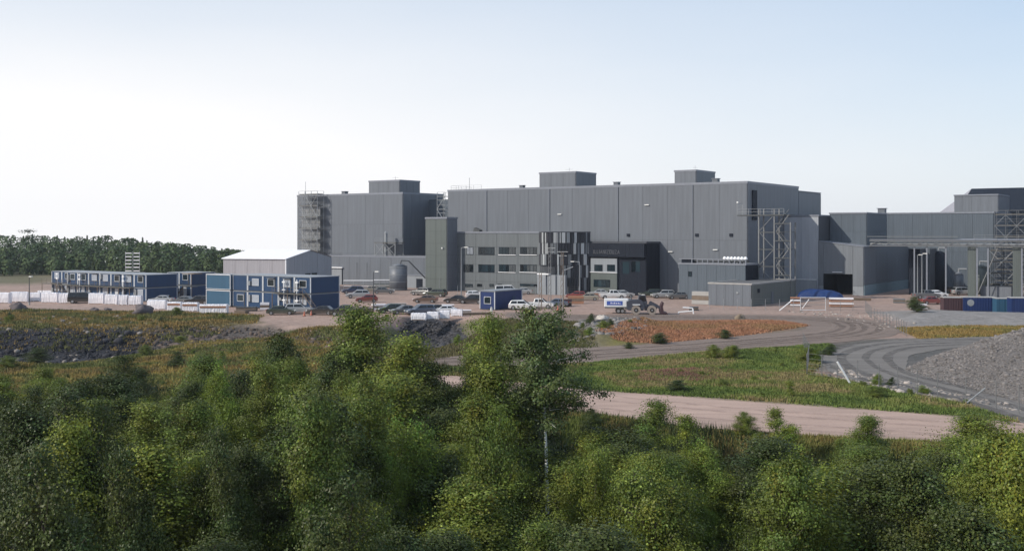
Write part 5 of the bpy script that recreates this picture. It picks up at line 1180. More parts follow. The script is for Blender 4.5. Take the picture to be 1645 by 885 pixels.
MB().tube((1.5,-.4,.0),(1.5,-.4,.9),.08,6).build('support_leg', M['white'], tr); MB().tube((1.9,0,.95),(2.9,0,.7),.07,6).build('drawbar', M['steel_dark'], tr); MB().box(1.9,2.3,-.9,.9,.9,2.3).build('headboard', M['steel_dark'], tr)
# white barrier frame on the haul road edge and stray pieces
pw = G(1104, 504); wf = empty('white_hurdle', (pw[0], pw[1], 0), R(-5), 'bent white hurdle lying at the haul road edge', 'hurdle')
MB().tube((-1.4,0,.25),(.9,0,.45),.10,6).tube((.9,0,.45),(1.0,0,0),.10,6).build('rail', M['white'], wf); MB().tube((-.7,.1,1.0),(.85,.1,.9),.10,6).tube((.85,.1,.9),(.95,0,.45),.10,6).build('rail', M['white'], wf); MB().tube((-1.4,0,.25),(-1.4,0,0),.08,6).build('foot', M['white'], wf)
# ------------------------------------------------------------------ masts and lamps
def lamp(x, yb, yt, label, arm=1.4, side=1, mat='steel', name='lamp_post'):
    p = G(x, yb); h = CAM_H - (yt-HY)*p[1]/F; r = empty(name, (p[0], p[1], 0), TH, label, 'lamp post')
    MB().tube((0,0,0),(0,0,h), .11, 7, .06).build('pole', M[mat], r); MB().tube((0,0,0),(0,0,.5), .17, 8).build('base', M['concrete'], r)
    MB().tube((0,0,h),(side*arm,0,h+.1), .05, 5).build('arm', M[mat], r); MB().box(min(0,side*.7)+side*arm-.1, max(0,side*.7)+side*arm, -.16,.16, h+.02, h+.16).build('lamp_head', M['lamp'], r)
    return r
lamp(741, 486, 398, 'lamp post in front of the office block windows', .9)
lamp(1260, 466, 405, 'lamp post right of the steel stair tower', 1.9, -1)
lamp(1474, 478, 410, 'left one of the slim lamp posts near the pipe bridge', .3); lamp(1481, 480, 408, 'lamp post with a bright lamp beside the pipe bridge', .3)
lamp(600, 500, 437, 'dark lamp post with a forked head among the left car row', .5, 1, 'steel_dark'); lamp(47, 490, 445, 'thin dark post at the far left behind the boulders', .2, 1, 'steel_dark')
lamp(931, 478, 421, 'lamp post before the right end of the striped block', 1.2, -1)
def mast(x, yb, yt, label, mat='steel_mid', kind=0):
    p = G(x, yb); h = CAM_H - (yt-HY)*p[1]/F; r = empty('lattice_mast', (p[0], p[1], 0), TH, label, 'mast')
    s = .26
    for (a, b_) in ((-s,-s),(s,-s),(0,s)): MB().tube((a,b_,0),(a*.7,b_*.7,h), .035, 4).build('leg', M[mat], r)
    m = MB(); n = int(h/.9)
    for k in range(n): z = k*h/n; z2 = (k+1)*h/n; a = 1 if k % 2 else -1; m.tube((a*s,-s,z),(-a*s*.9,-s,z2),.02,4).tube((s,-s,z),(0,s,z2),.02,4).tube((-s,-s,z),(0,s,z2),.02,4)
    m.build('lacing', M[mat], r); MB().box(-1.0,1.0,-.04,.04,h-.1,h).box(-.8,.8,-.04,.04,h-.75,h-.65).build('crossarm', M['steel'], r)
mast(869, 498, 438, 'left lattice mast before the striped block', 'timber'); mast(884, 499, 398, 'tallest lattice mast before the striped block'); mast(904, 502, 404, 'right lattice mast before the striped block', 'timber')
p = G(907, 500); r = empty('sloping_boom', (p[0], p[1], 0), 0, 'pale sloping boom between the right masts', 'boom'); MB().tube((-.4,0,6.6),(1.4,0,7.3),.09,6).build('jib', M['steel'], r); MB().tube((-.3,0,0),(-.3,0,6.65),.08,6).build('pole', M['steel'], r)
# rack tower far left before the wood
p = ((213-CX)/F*285, 285.0); rk_ = empty('antenna_rack', (p[0], p[1], 0), 0, 'pale open rack tower before the wood behind the cabins', 'rack tower')
for x_ in (-1.9, .1, 1.9): MB().tube((x_,0,0),(x_,0,7.9),.09,5).build('post', M['steel'], rk_)
for k in range(6):
    for x_ in (-1.9, .3): MB().box(x_, x_+1.6, -.12, .12, 2.6+k*.95, 2.85+k*.95).build('shelf', M['wrap'], rk_)
# ------------------------------------------------------------------ fences
def fence(pts, h, step, label, name='wire_fence', pm='steel_mid', wires=5, braces=(), r_=.035, wmat='steel_mid', lean=0):
    P = [G(*q) for q in pts]; r = empty(name, (P[0][0], P[0][1], 0), 0, label, 'fence'); pk = MB().tube((0,0,0),(0,0,h), r_, 5).mesh('post', M[pm]); wv = MB(); last = None
    for a, b_ in zip(P, P[1:]):
        L_ = math.hypot(b_[0]-a[0], b_[1]-a[1]); n = max(1, round(L_/step))
        for k in range(n + 1):
            x_ = a[0]+(b_[0]-a[0])*k/n; y_ = a[1]+(b_[1]-a[1])*k/n; z_ = float(hgt(x_, y_))
            if not (last and abs(last[0]-x_)+abs(last[1]-y_) < .01): put('post', pk, r, (x_-P[0][0], y_-P[0][1], z_-.05))
            if last:
                for wI in range(wires): zz = h*(.12+.86*wI/max(1, wires-1)); wv.tube((last[0]-P[0][0], last[1]-P[0][1], last[2]+zz), (x_-P[0][0], y_-P[0][1], z_+zz), .012, 3)
            last = (x_, y_, z_)
    wv.build('wire', M[wmat], r); return r, P[0]
fr_, o_ = fence([(1296,604),(1345,611),(1412,624),(1506,641),(1600,658),(1760,690)], 2.1, 2.2, 'wire fence along the near side of the gravel track at right')
def brace(fr, o, x, y, tx, ty, r_=.07, mat='white', parent=True):
    a = G(x, y); z = CAM_H-(ty-HY)*a[1]/F; q = ((tx-CX)/F*a[1], a[1], z); MB().tube((a[0]-o[0], a[1]-o[1], 0), (q[0]-o[0], q[1]-o[1], q[2]), r_, 6).build('brace', M[mat], fr)
brace(fr_, o_, 1367, 618, 1345, 581, .085); brace(fr_, o_, 1548, 651, 1583, 623, .06, 'steel')
fence([(735,474),(800,474),(860,475),(930,476)], 2.0, 2.5, 'pale mesh fence along the foot of the office block', pm='steel'); 
f2, o2 = fence([(1140,497),(1207,498),(1275,499)], 1.9, 2.5, 'light mesh fence in front of the grey shed', pm='steel'); brace(f2, o2, 1252, 499, 1274, 481, .08)
fence([(1330,500),(1390,500),(1400,512),(1440,530),(1456,540)], 1.8, 2.4, 'thin fence along the berm left of the lone bush')
fence([(1290,560),(1300,580),(1296,604)], 1.8, 2.2, 'short run of fence dropping to the gravel track')
p = G(1286, 499); gt = empty('white_gate', (p[0], p[1], 0), R(-3), 'white framed gate between the grey shed and the doorway yard', 'gate'); gw, gh_ = 4.1, 2.2
for x_ in (0, gw): MB().tube((x_,0,0),(x_,0,gh_),.05,6).build('post', M['frame'], gt)
for z_ in (.12, gh_): MB().tube((0,0,z_),(gw,0,z_),.055,6).build('rail', M['frame'], gt)
MB().tube((.3,0,.4),(1.4,0,gh_-.3),.06,6).build('brace', M['white'], gt)
MB().tube((0,0,1.0),(gw,0,1.0),.03,5).tube((0,0,1.6),(gw,0,1.6),.03,5).build('rail', M['steel'], gt)
for i, (x0, yb, lab) in enumerate(((1333, 493, 'pallet stack with pinkish boards right of the white gate'), (1276, 492, 'white wrapped pile left of the white gate'))):
    p = G(x0, yb); r = empty('material_pile', (p[0], p[1], 0), R(-10), lab, 'pile'); 
    for k in range(4): MB().box(0 if i == 0 else -.6, 4.0 if i == 0 else 1.0, k*.0, 1.2, .1+k*.42, .32+k*.42).build('board', M['wrap' if (k+i) % 2 else 'orange'], r)
    for x_ in ((.3, 2.0, 3.6) if i == 0 else (-.4, .8)): MB().box(x_, x_+.15, .1, 1.1, 0, .1).build('bearer', M['timber'], r)
# small clutter on the yard: cones and drums
def cone(x, y, lab): 
    p = G(x, y); r = empty('traffic_cone', (p[0], p[1], 0), 0, lab, 'traffic cone', 'orange markers in the yard'); MB().tube((0,0,.05),(0,0,.8),.2,10,.04).build('cone', M['red'], r); MB().box(-.25,.25,-.25,.25,0,.05).build('foot', M['rubber'], r)
cone(896, 499, 'orange marker by the foot of the right mast'); cone(500, 507, 'orange marker before the black saloon'); cone(489, 508, 'orange marker before the silver estate')
def pilebox(x, y, w_, h_, mt, lab, rz=0):
    p = G(x, y); r = empty('material_stack', (p[0], p[1], 0), R(rz), lab, 'stack'); n = 3
    for k in range(n): MB().box(-w_/2+.1*rnd.random(), w_/2-.1*rnd.random(), 0, 1.2, k*h_/n+.04, (k+1)*h_/n).build('layer', M[mt if k % 2 == 0 else 'timber'], r)
    MB().box(-w_/2, w_/2, .2, .35, 0, .05).build('bearer', M['timber'], r)
pilebox(395, 500, 3.4, .7, 'steel_dark', 'low dark stack before the nearer cabin block windows'); pilebox(425, 498, 1.6, 1.2, 'wrap', 'small pinkish stack before the nearer cabin block', 10)
pilebox(760, 506, 6.0, .35, 'timber', 'long low brown stack left of the white post', 12); pilebox(625, 462, 7, .9, 'wall_green', 'greenish stack before the annex right of the silo row'); pilebox(1478, 497, 2.6, .9, 'wrap', 'white wrapped stack right of the lone bush')
pilebox(950, 478, 3.0, .8, 'orange', 'pinkish brown stack before the striped block'); pilebox(1125, 489, 3.5, 2.3, 'concrete', 'pale concrete stack left of the grey shed', TH*57.3)
for i, (xa, xb, y, c_) in enumerate(((552,600,467,'steel'),(600,628,466,'steel'))):
    a = G(xa, y); b_ = G(xb, y); r = empty('pipe_rack', (a[0], a[1], 0), 0, ('pale rail rack behind the left cars' if i == 0 else 'pale rail rack nearest the silo'), 'rack'); L_ = b_[0]-a[0]
    for k in range(4): MB().tube((k*L_/3,0,0),(k*L_/3,0,2.3),.06,5).build('post', M[c_], r)
    MB().box(0,L_,-.1,.1,2.2,2.4).build('rail', M['white'], r); MB().box(0,L_,-.05,.05,1.0,1.1).build('rail', M['white'], r)
# ------------------------------------------------------------------ vegetation
M['leaf'] = leafmat('sapling_leaves', (.150,.180,.030), (.102,.138,.027), .26)
M['leaf_bright'] = leafmat('bright_willow_leaves', (.140,.205,.032), (.150,.195,.034), .28)
M['leaf_dark'] = leafmat('dark_alder_leaves', (.042,.062,.017), (.060,.080,.020), .15)
M['leaf_birch'] = leafmat('birch_leaves', (.085,.118,.038), (.085,.118,.038), .25)
M['needle'] = leafmat('spruce_needles', (.030,.050,.024), (.036,.058,.026), .05)
def cards(P, Nrm, size, aspect=.6, r=rng):
    """one pointed leaf (a bent kite of two triangles) per point"""
    n = len(P); a = r.normal(size=(n, 3)); Nn = Nrm/(np.linalg.norm(Nrm, axis=1, keepdims=True)+1e-6) + .42*r.normal(size=(n, 3)); Nn /= np.linalg.norm(Nn, axis=1, keepdims=True)
    a -= Nn*(a*Nn).sum(1, keepdims=True); a /= np.linalg.norm(a, axis=1, keepdims=True); b = np.cross(Nn, a)
    s = np.asarray(size)[:, None]; L = a*s; Wd = b*s*aspect*.5
    V = np.stack([P - L*.5, P + Wd, P + L*.5 + Nn*s*.12, P - Wd], 1).reshape(-1, 3)
    return V, (np.arange(n)[:, None]*4 + np.arange(4)[None]).reshape(-1, 4)
def make_tree(name, h, cw, c0, nleaf, leafs, seed, mat, shape='egg', trunk='bark', tr=.10, nbr=52, lobes=1, clump=.36, bare=False):
    """h height, cw crown width, c0 height where leaves begin; limbs carry leaf clumps that fill the crown"""
    r = np.random.default_rng(seed); root = empty(name, (0,0,0))
    bend = r.normal(0, .05, 2); tm = MB(); pts = []
    stems = []
    for L in range(lobes):
        base = np.array([0, 0, 0.]) if lobes == 1 else np.array([*r.normal(0, .12, 2), 0]); lean = r.normal(0, .006 if trunk == 'birch' else .035 if lobes == 1 else .15, 2); hh = h*(1 if L == 0 else r.uniform(.62, .95))
        S = [base + np.array([lean[0]*hh*t + .12*math.sin(3*t+seed)*t, lean[1]*hh*t + .12*math.cos(2.6*t+seed*2)*t, hh*t]) for t in np.linspace(0, 1, 8)]; stems.append((S, hh))
        for k in range(7): tm.tube(S[k], S[k+1], tr*(1-k/7.3)/(1 if lobes == 1 else 1.5)+.008, 6, tr*(1-(k+1)/7.3)/(1 if lobes == 1 else 1.5)+.008)
    C = []; Wt = []
    for S, hh in stems:
        m_ = nbr//len(stems)
        for k in range(m_):
            t = c0/h + (1-c0/h)*((k+.5)/m_)**.85; t = min(.99, t); i = min(6, int(t*7)); f = t*7-i; P = np.array(S[i])*(1-f) + np.array(S[i+1])*f
            q = (t - c0/h)/(1-c0/h)
            if shape == 'egg': w = (1-q)**.88*(.45+.55*min(1, q*4.5))*1.25 + .05
            elif shape == 'oval': w = math.sin(math.pi*min(1, q*.70+.27))**.6*1.1
            elif shape == 'cone': w = (1-q)**.8*.95 + .07
            elif shape == 'bush': w = (1 - q**2.2)*.95 + .08
            else: w = .55 + .45*math.sin(q*7+seed)
            w *= cw/2*r.uniform(.40, 1.28)/(1 if len(stems) == 1 else 1.25)
            az = k*2.4 + r.uniform(-.5, .5); up_ = (r.uniform(-.15, .55) if trunk == 'birch' else r.uniform(.25, 1.0)) if shape != 'cone' else r.uniform(-.1, .3)
            E = P + np.array([math.cos(az)*w, math.sin(az)*w, up_*w])
            tm.tube(P, E, .018 if trunk == 'birch' else .028 if lobes == 1 else .02, 4, .004)
            nc = max(2, int(w/.24))
            for c in range(nc):
                g = (c+1)/nc; C.append(P + (E-P)*g + r.normal(0, .10 + .10*g, 3)); Wt.append((.45+g)*r.choice([.35, 1, 1.5]))
        C.append(np.array(S[-1]) + np.array([0,0,-.1])); Wt.append(.6); C.append(np.array(S[-1])*.5 + np.array(S[-2])*.5); Wt.append(.8)
    C = np.array(C); Wt = np.array(Wt); Wt /= Wt.sum(); idx_ = r.choice(len(C), nleaf, p=Wt)
    tone = r.uniform(.68, 1.28, (len(C), 1)); hue = r.normal(0, .07, (len(C), 1))
    off = r.normal(0, 1, (nleaf, 3)); off /= np.maximum(.5, np.linalg.norm(off, axis=1, keepdims=True)*.8); off *= clump*r.uniform(.3, 1.35, (nleaf, 1))**1.3*np.array([1,1,.75])
    P = C[idx_] + off; nv = .55*off/(np.linalg.norm(off, axis=1, keepdims=True)+1e-6) + np.array([0,0,.35]) + 1.1*(P*np.array([1,1,0]))/(cw/2)
    P[:, 2] = np.maximum(P[:, 2], .15)
    V, Fc = cards(P, nv, r.uniform(.7, 1.35, nleaf)*leafs, .7, r)
    t_ = tone[idx_]*r.uniform(.75, 1.3, (nleaf, 1)); col = np.concatenate([t_*(1+hue[idx_]*1.4), t_, t_*(1-hue[idx_])], 1)
    flash = r.random(nleaf) < .035; col[flash] *= 2.0
    tb = tm.build('trunk', M[trunk], root); cr = put('crown', np_mesh('crown', V, Fc, M[mat], np.repeat(np.clip(col, .2, 2.6), 4, 0)), root)
    root['_h'] = h; root['_w'] = cw
    return root
protos = {
 'egg1': make_tree('leafy_sapling', 6, 3.0, .5, 30000, .074, 1, 'leaf', 'egg'),
 'egg2': make_tree('leafy_sapling', 6, 2.7, .6, 28000, .072, 2, 'leaf', 'egg', nbr=48),
 'cone1': make_tree('leafy_sapling', 6, 2.4, .4, 24000, .070, 3, 'leaf', 'cone', nbr=62),
 'bush1': make_tree('willow_bush', 5, 3.8, .3, 33000, .072, 4, 'leaf_bright', 'egg', lobes=4, nbr=84),
 'bush2': make_tree('willow_bush', 5, 4.0, .3, 33000, .072, 5, 'leaf', 'egg', lobes=5, nbr=90),
 'dark1': make_tree('alder_sapling', 6, 3.2, .4, 32000, .074, 6, 'leaf_dark', 'egg', nbr=58),
 'dark2': make_tree('alder_sapling', 6, 3.6, .4, 34000, .074, 7, 'leaf_dark', 'bush', lobes=3, nbr=72),
 'thin1': make_tree('leafy_sapling', 5, 1.6, .5, 9000, .075, 8, 'leaf', 'egg', nbr=26, clump=.34),
 'thin2': make_tree('leafy_sapling', 5, 1.3, .8, 7000, .075, 9, 'leaf_bright', 'cone', nbr=22, clump=.30),
}
used = set()
def plant(kind, X, Y, Hh, Wd, label, group=None, cat='tree', zoff=-.1, rz=None, parts=True):
    pr = protos[kind]; o = pr if kind not in used else copy_tree(pr); used.add(kind)
    z = float(hgt(X, Y)) + zoff; s = Wd/pr['_w']; o.location = (X, Y, z); o.scale = (s, s, Hh/pr['_h']); o.rotation_euler = (0, 0, rnd.uniform(0, 6.28) if rz is None else rz)
    if 'group' in o: del o['group']
    tag(o, label, cat, group); return o
def tree_at(x, Y, ytop, wpx, kind, label, group=None, cat='tree'):
    X = (x-CX)*Y/F; Hh = CAM_H-(ytop-HY)*Y/F - float(hgt(X, Y)); return plant(kind, X, Y, Hh, wpx*Y/F*(1.28 if wpx > 60 and kind[0] != 'b' else 1), label, group, cat)
# the ones that stand out
tree_at(592, 66, 500, 118, 'egg1', 'tallest rounded sapling left of centre, its tip before the parked cars')
tree_at(542, 64, 566, 100, 'dark1', 'dark sapling against the left flank of the tallest rounded one')
tree_at(648, 63, 545, 110, 'egg2', 'sapling just right of the tallest rounded one')
tree_at(698, 61, 590, 96, 'dark2', 'dark spreading bush right of the tallest rounded sapling')
tree_at(640, 58, 605, 130, 'egg2', 'broad sapling below the tallest rounded one')
tree_at(560, 57, 618, 130, 'bush2', 'broad mid green bush below and left of the tallest rounded sapling', cat='bush')
tree_at(783, 66, 513, 84, 'egg1', 'separate rounded sapling between the tallest one and the birch')
tree_at(772, 64, 570, 70, 'egg2', 'small sapling at the foot of the separate rounded one')
tree_at(450, 68, 543, 80, 'dark1', 'dark green sapling before the light dirt patch at left')
tree_at(480, 66, 585, 95, 'egg2', 'sapling right of the dark one by the light dirt patch')
tree_at(210, 78, 575, 78, 'dark2', 'dark rounded bush standing in the ochre grass at left', cat='bush')
tree_at(72, 76, 592, 40, 'thin1', 'small slim sapling in front of the orange grass at far left')
tree_at(330, 72, 572, 90, 'egg1', 'rounded sapling left of the dark one by the light dirt patch')
tree_at(805, 53, 592, 110, 'egg2', 'pale topped sapling left of the birch stem')
tree_at(775, 50, 640, 100, 'egg1', 'broad sapling filling the space left of the birch stem')
tree_at(842, 57, 628, 90, 'dark1', 'dark sapling behind the birch stem')
tree_at(675, 45, 690, 150, 'bush1', 'bright light green willow bush below centre', cat='bush')
tree_at(620, 43, 745, 100, 'bush1', 'smaller bright willow at the left foot of the bright one', cat='bush')
tree_at(765, 38.5, 790, 150, 'bush1', 'bright yellow green bush at the bottom edge left of the birch', cat='bush')
tree_at(1150, 50, 718, 120, 'bush1', 'bright light green bush right of the birch', cat='bush')
tree_at(1125, 46, 790, 70, 'bush1', 'narrow bright bush below the bright one right of the birch', cat='bush')
tree_at(1235, 50, 700, 130, 'dark1', 'big dark sapling right of the bright bush'); tree_at(1275, 47, 740, 110, 'dark2', 'dark spreading bush under the big dark sapling', cat='bush')
tree_at(1250, 62, 656, 36, 'thin1', 'slim pointed sapling standing up against the dirt road'); tree_at(1278, 61, 682, 40, 'thin2', 'small sapling just right of the slim pointed one')
tree_at(1385, 60, 668, 62, 'egg2', 'rounded young tree against the dirt road at right'); tree_at(1390, 55, 715, 100, 'egg1', 'fuller sapling in front of the rounded one at right')
tree_at(1580, 57, 668, 110, 'egg1', 'largest sapling near the right edge'); tree_at(1625, 54, 700, 100, 'egg2', 'sapling cut by the right edge beside the largest one there')
tree_at(1045, 62, 643, 60, 'thin1', 'feathery sapling before the dirt road right of the birch'); tree_at(1095, 60, 668, 40, 'thin2', 'thin wispy sapling before the dirt road')
tree_at(985, 55, 690, 110, 'dark2', 'dark bush right of the birch stem', cat='bush'); tree_at(1000, 50, 700, 130, 'dark1', 'dark sapling below the dark bush right of the birch'); tree_at(1040, 48, 735, 110, 'egg2', 'mid green sapling between the dark and the bright bush')
tree_at(950, 51, 700, 84, 'egg1', 'leafy sapling just right of the birch stem')
tree_at(1473, 163, 476, 36, 'dark2', 'lone rounded bush on the gravel slope before the containers', cat='bush')
# the tall birch
bt = make_tree('birch_tree', 10.2, 4.2, 4.5, 25000, .115, 21, 'leaf_birch', 'oval', 'birch', .105, 50, clump=.36)
bx, by = (879-CX)*53.5/F, 53.5; bt.location = (bx, by, float(hgt(bx, by))-.1); bt.rotation_euler = (0, 0, .6)
bt.scale = (1, 1, (CAM_H-(505-HY)*by/F - float(hgt(bx, by)))/10.2); tag(bt, 'tall birch with a bare white stem and its crown high above the others', 'tree')
# fill: the thicket, row after row, kept under its skyline
ENV = [(-60,625),(0,612),(60,604),(130,618),(215,602),(300,604),(350,592),(420,575),(500,570),(560,585),(620,590),(700,625),(745,650),(800,640),(880,650),(930,690),(1000,700),(1080,715),(1130,735),(1200,722),(1250,715),(1330,752),(1400,735),(1480,745),(1560,712),(1645,705),(1720,705)]
ex = [e[0] for e in ENV]; ey = [e[1] for e in ENV]
kinds = ['thin1','thin2','egg1','egg2','cone1','bush2','dark1','dark2','dark1','egg1','dark2','bush1']; lab = {
 'egg1': 'rounded leafy green sapling in the dense thicket in the foreground', 'egg2': 'upright leafy sapling in the dense thicket in the foreground', 'cone1': 'pointed leafy sapling in the dense thicket in the foreground',
 'bush1': 'bright light green willow bush in the dense thicket', 'bush2': 'mid green many stemmed bush in the dense thicket', 'dark1': 'dark green sapling in the dense thicket', 'dark2': 'dark green spreading bush in the dense thicket'}
ZX = [(-999,60,'at the left edge'),(60,170,'below the orange grass at far left'),(170,290,'below the dark bush in the ochre grass'),(290,400,'left of the dirt patch'),(400,500,'below the light dirt patch'),(500,590,'left below the tallest sapling'),(590,680,'right below the tallest sapling'),(680,770,'between the tallest sapling and the birch'),(770,860,'just left of the birch'),(860,960,'around the foot of the birch'),(960,1060,'right of the birch'),(1060,1160,'around the bright bush right of the birch'),(1160,1260,'below the slim pointed sapling'),(1260,1360,'between the slim and the rounded young tree'),(1360,1460,'below the rounded young tree'),(1460,1560,'left of the largest sapling at right'),(1560,1999,'at the right edge')]
def where(k, x, Y):
    z = [q[2] for q in ZX if q[0] <= x < q[1]][0]; d = 'back rows' if Y > 60 else 'middle rows' if Y > 45 else 'front rows'
    a = {'thin1': 'slim feathery sapling', 'thin2': 'thin bright sapling', 'egg1': 'rounded leafy sapling', 'egg2': 'upright leafy sapling', 'cone1': 'pointed leafy sapling', 'bush1': 'bright light green bush', 'bush2': 'mid green many stemmed bush', 'dark1': 'dark green sapling', 'dark2': 'dark spreading bush'}[k]
    return f'{a}, {d}, {z}'
rows = [84,79,74,69.5,65,61,57,53.5,50,47,44,41,38.5,36,33.5,31]
nt_ = 0
for ri, Y in enumerate(rows):
    xs_ = -60; stepm = 3.3
    while xs_ < 1720:
        xs_ += stepm*rnd.uniform(.75, 1.3)*F/Y; x = xs_; y_ = Y + rnd.uniform(-1.4, 1.4); X = (x-CX)*y_/F
        e = float(np.interp(x, ex, ey)); g = float(hgt(X, y_)); k = rnd.choice(kinds)
        if x > 735 and Y > 58: continue
        if x > 1050 and Y > 53.5 : continue
        if Y > 76 and (x > 200 or rnd.random() < .3): continue
        Hh = rnd.uniform(3.6, 8.2); top = HY + F*(CAM_H-g-Hh)/y_
        want = e + rnd.uniform(-6, 26) 
        if top < want: Hh = CAM_H - g - (want-HY)*y_/F
        if Hh < 1.2 or (Y < 60 and rnd.random() < .16): continue
        if abs(x-879) < 52 and y_ < by + 1 and HY+F*(CAM_H-g-Hh)/y_ < 815: 
            Hh = CAM_H - g - (rnd.uniform(812, 850)-HY)*y_/F
            if Hh < 1: continue
        if 590 < x < 745 and y_ < 44 and HY+F*(CAM_H-g-Hh)/y_ < 845: continue
        if 1100 < x < 1190 and y_ < 48 and HY+F*(CAM_H-g-Hh)/y_ < 850: continue
        Wd = min(rnd.uniform(2.6, 5.0), Hh*.9); k = ('egg1' if Hh > 4.6 else k) if 'thin' in k else k; Wd = min(Wd, Hh*.38) if 'thin' in k else Wd; plant(k, X, y_, Hh, Wd, ('low ' if Hh < 3.6 else 'tall ' if Hh > 6 else '') + where(k, x, Y), 'saplings and bushes of the foreground thicket', 'bush' if 'bush' in k or k == 'dark2' else 'tree'); nt_ += 1
print('thicket', nt_)
# single shrubs in the meadow
MB_l = [(1085,628,26,'dark1','dark weedy shrub on the near edge of the meadow above the dirt road'),(1175,570,20,'dark2','small dark shrub at the haul road edge'),(1060,552,26,'dark2','dark low shrub below the orange grass'),(1165,544,20,'dark1','small shrub in the orange grass edge'),(1290,582,22,'bush2','shrub where the meadow meets the gravel track'),(1410,640,30,'bush2','low shrub right of the meadow end'),(1330,570,24,'dark2','dark shrub under the berm'),(1010,560,14,'dark1','little dark shrub near the rubble mound'),
        (60,575,36,'dark1','shrub growing in the dark pit at far left'),(15,583,30,'bush2','pale shrub at the lower left corner of the pit'),(290,545,18,'bush2','small bush on the low bank left of centre')]
for x, y, w_, k, l_ in MB_l:
    p = G(x, y, -1.0 if x < 400 else 0); plant(k, p[0], p[1], w_*.75*p[1]/F, w_*1.3*p[1]/F, l_, None, 'shrub')
SHR = [('bush2', 'small mid green shrub among the grass'), ('dark2', 'small dark shrub among the grass'), ('thin1', 'small slim shrub among the grass'), ('bush1', 'small bright shrub among the grass')]
AREAS = [(poly((940,590),(1110,572),(1320,556),(1300,600),(1540,655),(1300,645),(960,622)), 18, 'between haul road and dirt road', 0), (poly((0,590),(60,582),(240,548),(420,545),(540,545),(540,590),(330,600),(150,610),(0,615)), 34, 'in the ochre ground before the thicket', -1.5),
         (poly((640,540),(745,545),(900,520),(920,550),(740,560),(680,570)), 12, 'on the bank beside the ditch', 0), (poly((0,503),(320,506),(400,510),(280,524),(0,527)), 16, 'on the verge above the pit', 0), (poly((900,672),(1300,708),(1600,725),(1600,745),(1200,735),(900,700)), 26, 'on the near side of the dirt road', 0), (poly((930,520),(1040,522),(1000,550),(930,552)), 7, 'on the rubble mound', 0), (poly((1290,575),(1340,590),(1560,650),(1400,630)), 8, 'beside the wire fence', 0)]
for ai, (P_, n_, wh, z_) in enumerate(AREAS):
    for k_, q_ in enumerate(scatter(P_, n_, 300+ai)):
        kd, lb_ = SHR[rnd.choice((0, 0, 0, 1, 2, 3))]; hh_ = rnd.choice((.4, .55, .7, 1.0, 1.5))*rnd.uniform(.8, 1.15); plant(kd, q_[0], q_[1], hh_, hh_*rnd.uniform(1.0, 1.7) if kd != 'thin1' else hh_*.6, lb_ + ' ' + wh, 'small shrubs ' + wh, 'shrub')
# ---- grass: tufts of blades, coloured by kind
M['grass'] = vcol('grass_blades', .9, .6, 4, .25, 0)
def grass(name, P, n, hh, cols, label, seed, blades=5, wdt=.035, avoid=True, spread=.22):
    r = np.random.default_rng(seed); p = scatter(P, n, seed)
    if avoid:
        ok = np.ones(len(p), bool)
        for nme, (Q, c) in ROADS.items(): ok &= ~inpoly(p[:, 0], p[:, 1], Q)
        p = p[ok]
    cl = fnoise(p[:, 0], p[:, 1], 4, seed); p = p[(cl + r.uniform(-.5, .5, len(p))) > -.45]; n = len(p); cl = fnoise(p[:, 0], p[:, 1], 5, seed+3)
    g = hgt(p[:, 0], p[:, 1]); B = np.repeat(np.column_stack([p, g]), blades, 0); m_ = len(B)
    B[:, :2] += r.normal(0, spread, (m_, 2)); az = r.uniform(0, 6.28, m_); ht = hh*r.uniform(.5, 1.35, m_)*np.repeat(1+.5*cl, blades); ln = ht*r.uniform(.1, .6, m_)
    d = np.column_stack([np.cos(az), np.sin(az), 0*az]); s = np.column_stack([-np.sin(az), np.cos(az), 0*az])*wdt*r.uniform(.6, 1.5, (m_, 1))
    T = B + d*ln[:, None] + np.array([0,0,1])*ht[:, None]
    V = np.stack([B - s, B + s, T], 1).reshape(-1, 3); Fa = np.arange(m_*3).reshape(-1, 3)
    cols = np.array(cols); ci = np.clip(((cl+.6)/1.2*len(cols) + r.uniform(-.4, .4, len(cl))), 0, len(cols)-1).astype(int)
    c = np.repeat(cols[ci], blades, 0)*r.uniform(.82, 1.2, (m_, 1)); o = put(name, np_mesh(name, V, Fa, M['grass'], np.repeat(c, 3, 0))); tag(o, label, 'grass', kind='stuff')
Gc = [(.085,.125,.032),(.12,.165,.042),(.15,.175,.05),(.23,.19,.09),(.14,.165,.048)]
grass('meadow_grass', poly((700,592),(925,583),(1110,568),(1330,553),(1345,562),(1300,600),(1400,622),(1560,652),(1800,698),(1550,668),(1300,650),(1120,637),(940,625),(700,602)), 42000, .24, Gc, 'green meadow grass between haul road and dirt road', 31, wdt=.05)
grass('reddish_weeds', poly((1020,598),(1150,592),(1220,600),(1120,614),(1030,614)), 4200, .28, [(.20,.11,.085),(.24,.13,.10)], 'patch of reddish weeds in the meadow', 32)
grass('orange_grass', poly((1040,517),(1250,515),(1300,523),(1200,538),(1060,552),(985,549),(960,540)), 16000, .24, [(.31,.16,.095),(.34,.175,.105),(.32,.17,.10),(.28,.17,.09)], 'rust orange grass inside the haul road loop', 33, wdt=.06)
grass('ochre_grass', poly((1440,527),(1560,523),(1700,524),(1700,538),(1560,542),(1480,545)), 5000, .2, [(.24,.17,.06),(.17,.15,.05)], 'ochre grass strip beside the gravel track at right', 34, wdt=.06)
grass('verge_grass', poly((-400,499),(0,498),(200,500),(330,503),(420,507),(410,519),(300,527),(240,530),(0,531),(-400,531)), 20000, .32, [(.20,.15,.06),(.26,.18,.065),(.12,.12,.045),(.14,.14,.05)], 'brown green grass along the lot edge above the pit', 35, wdt=.07)
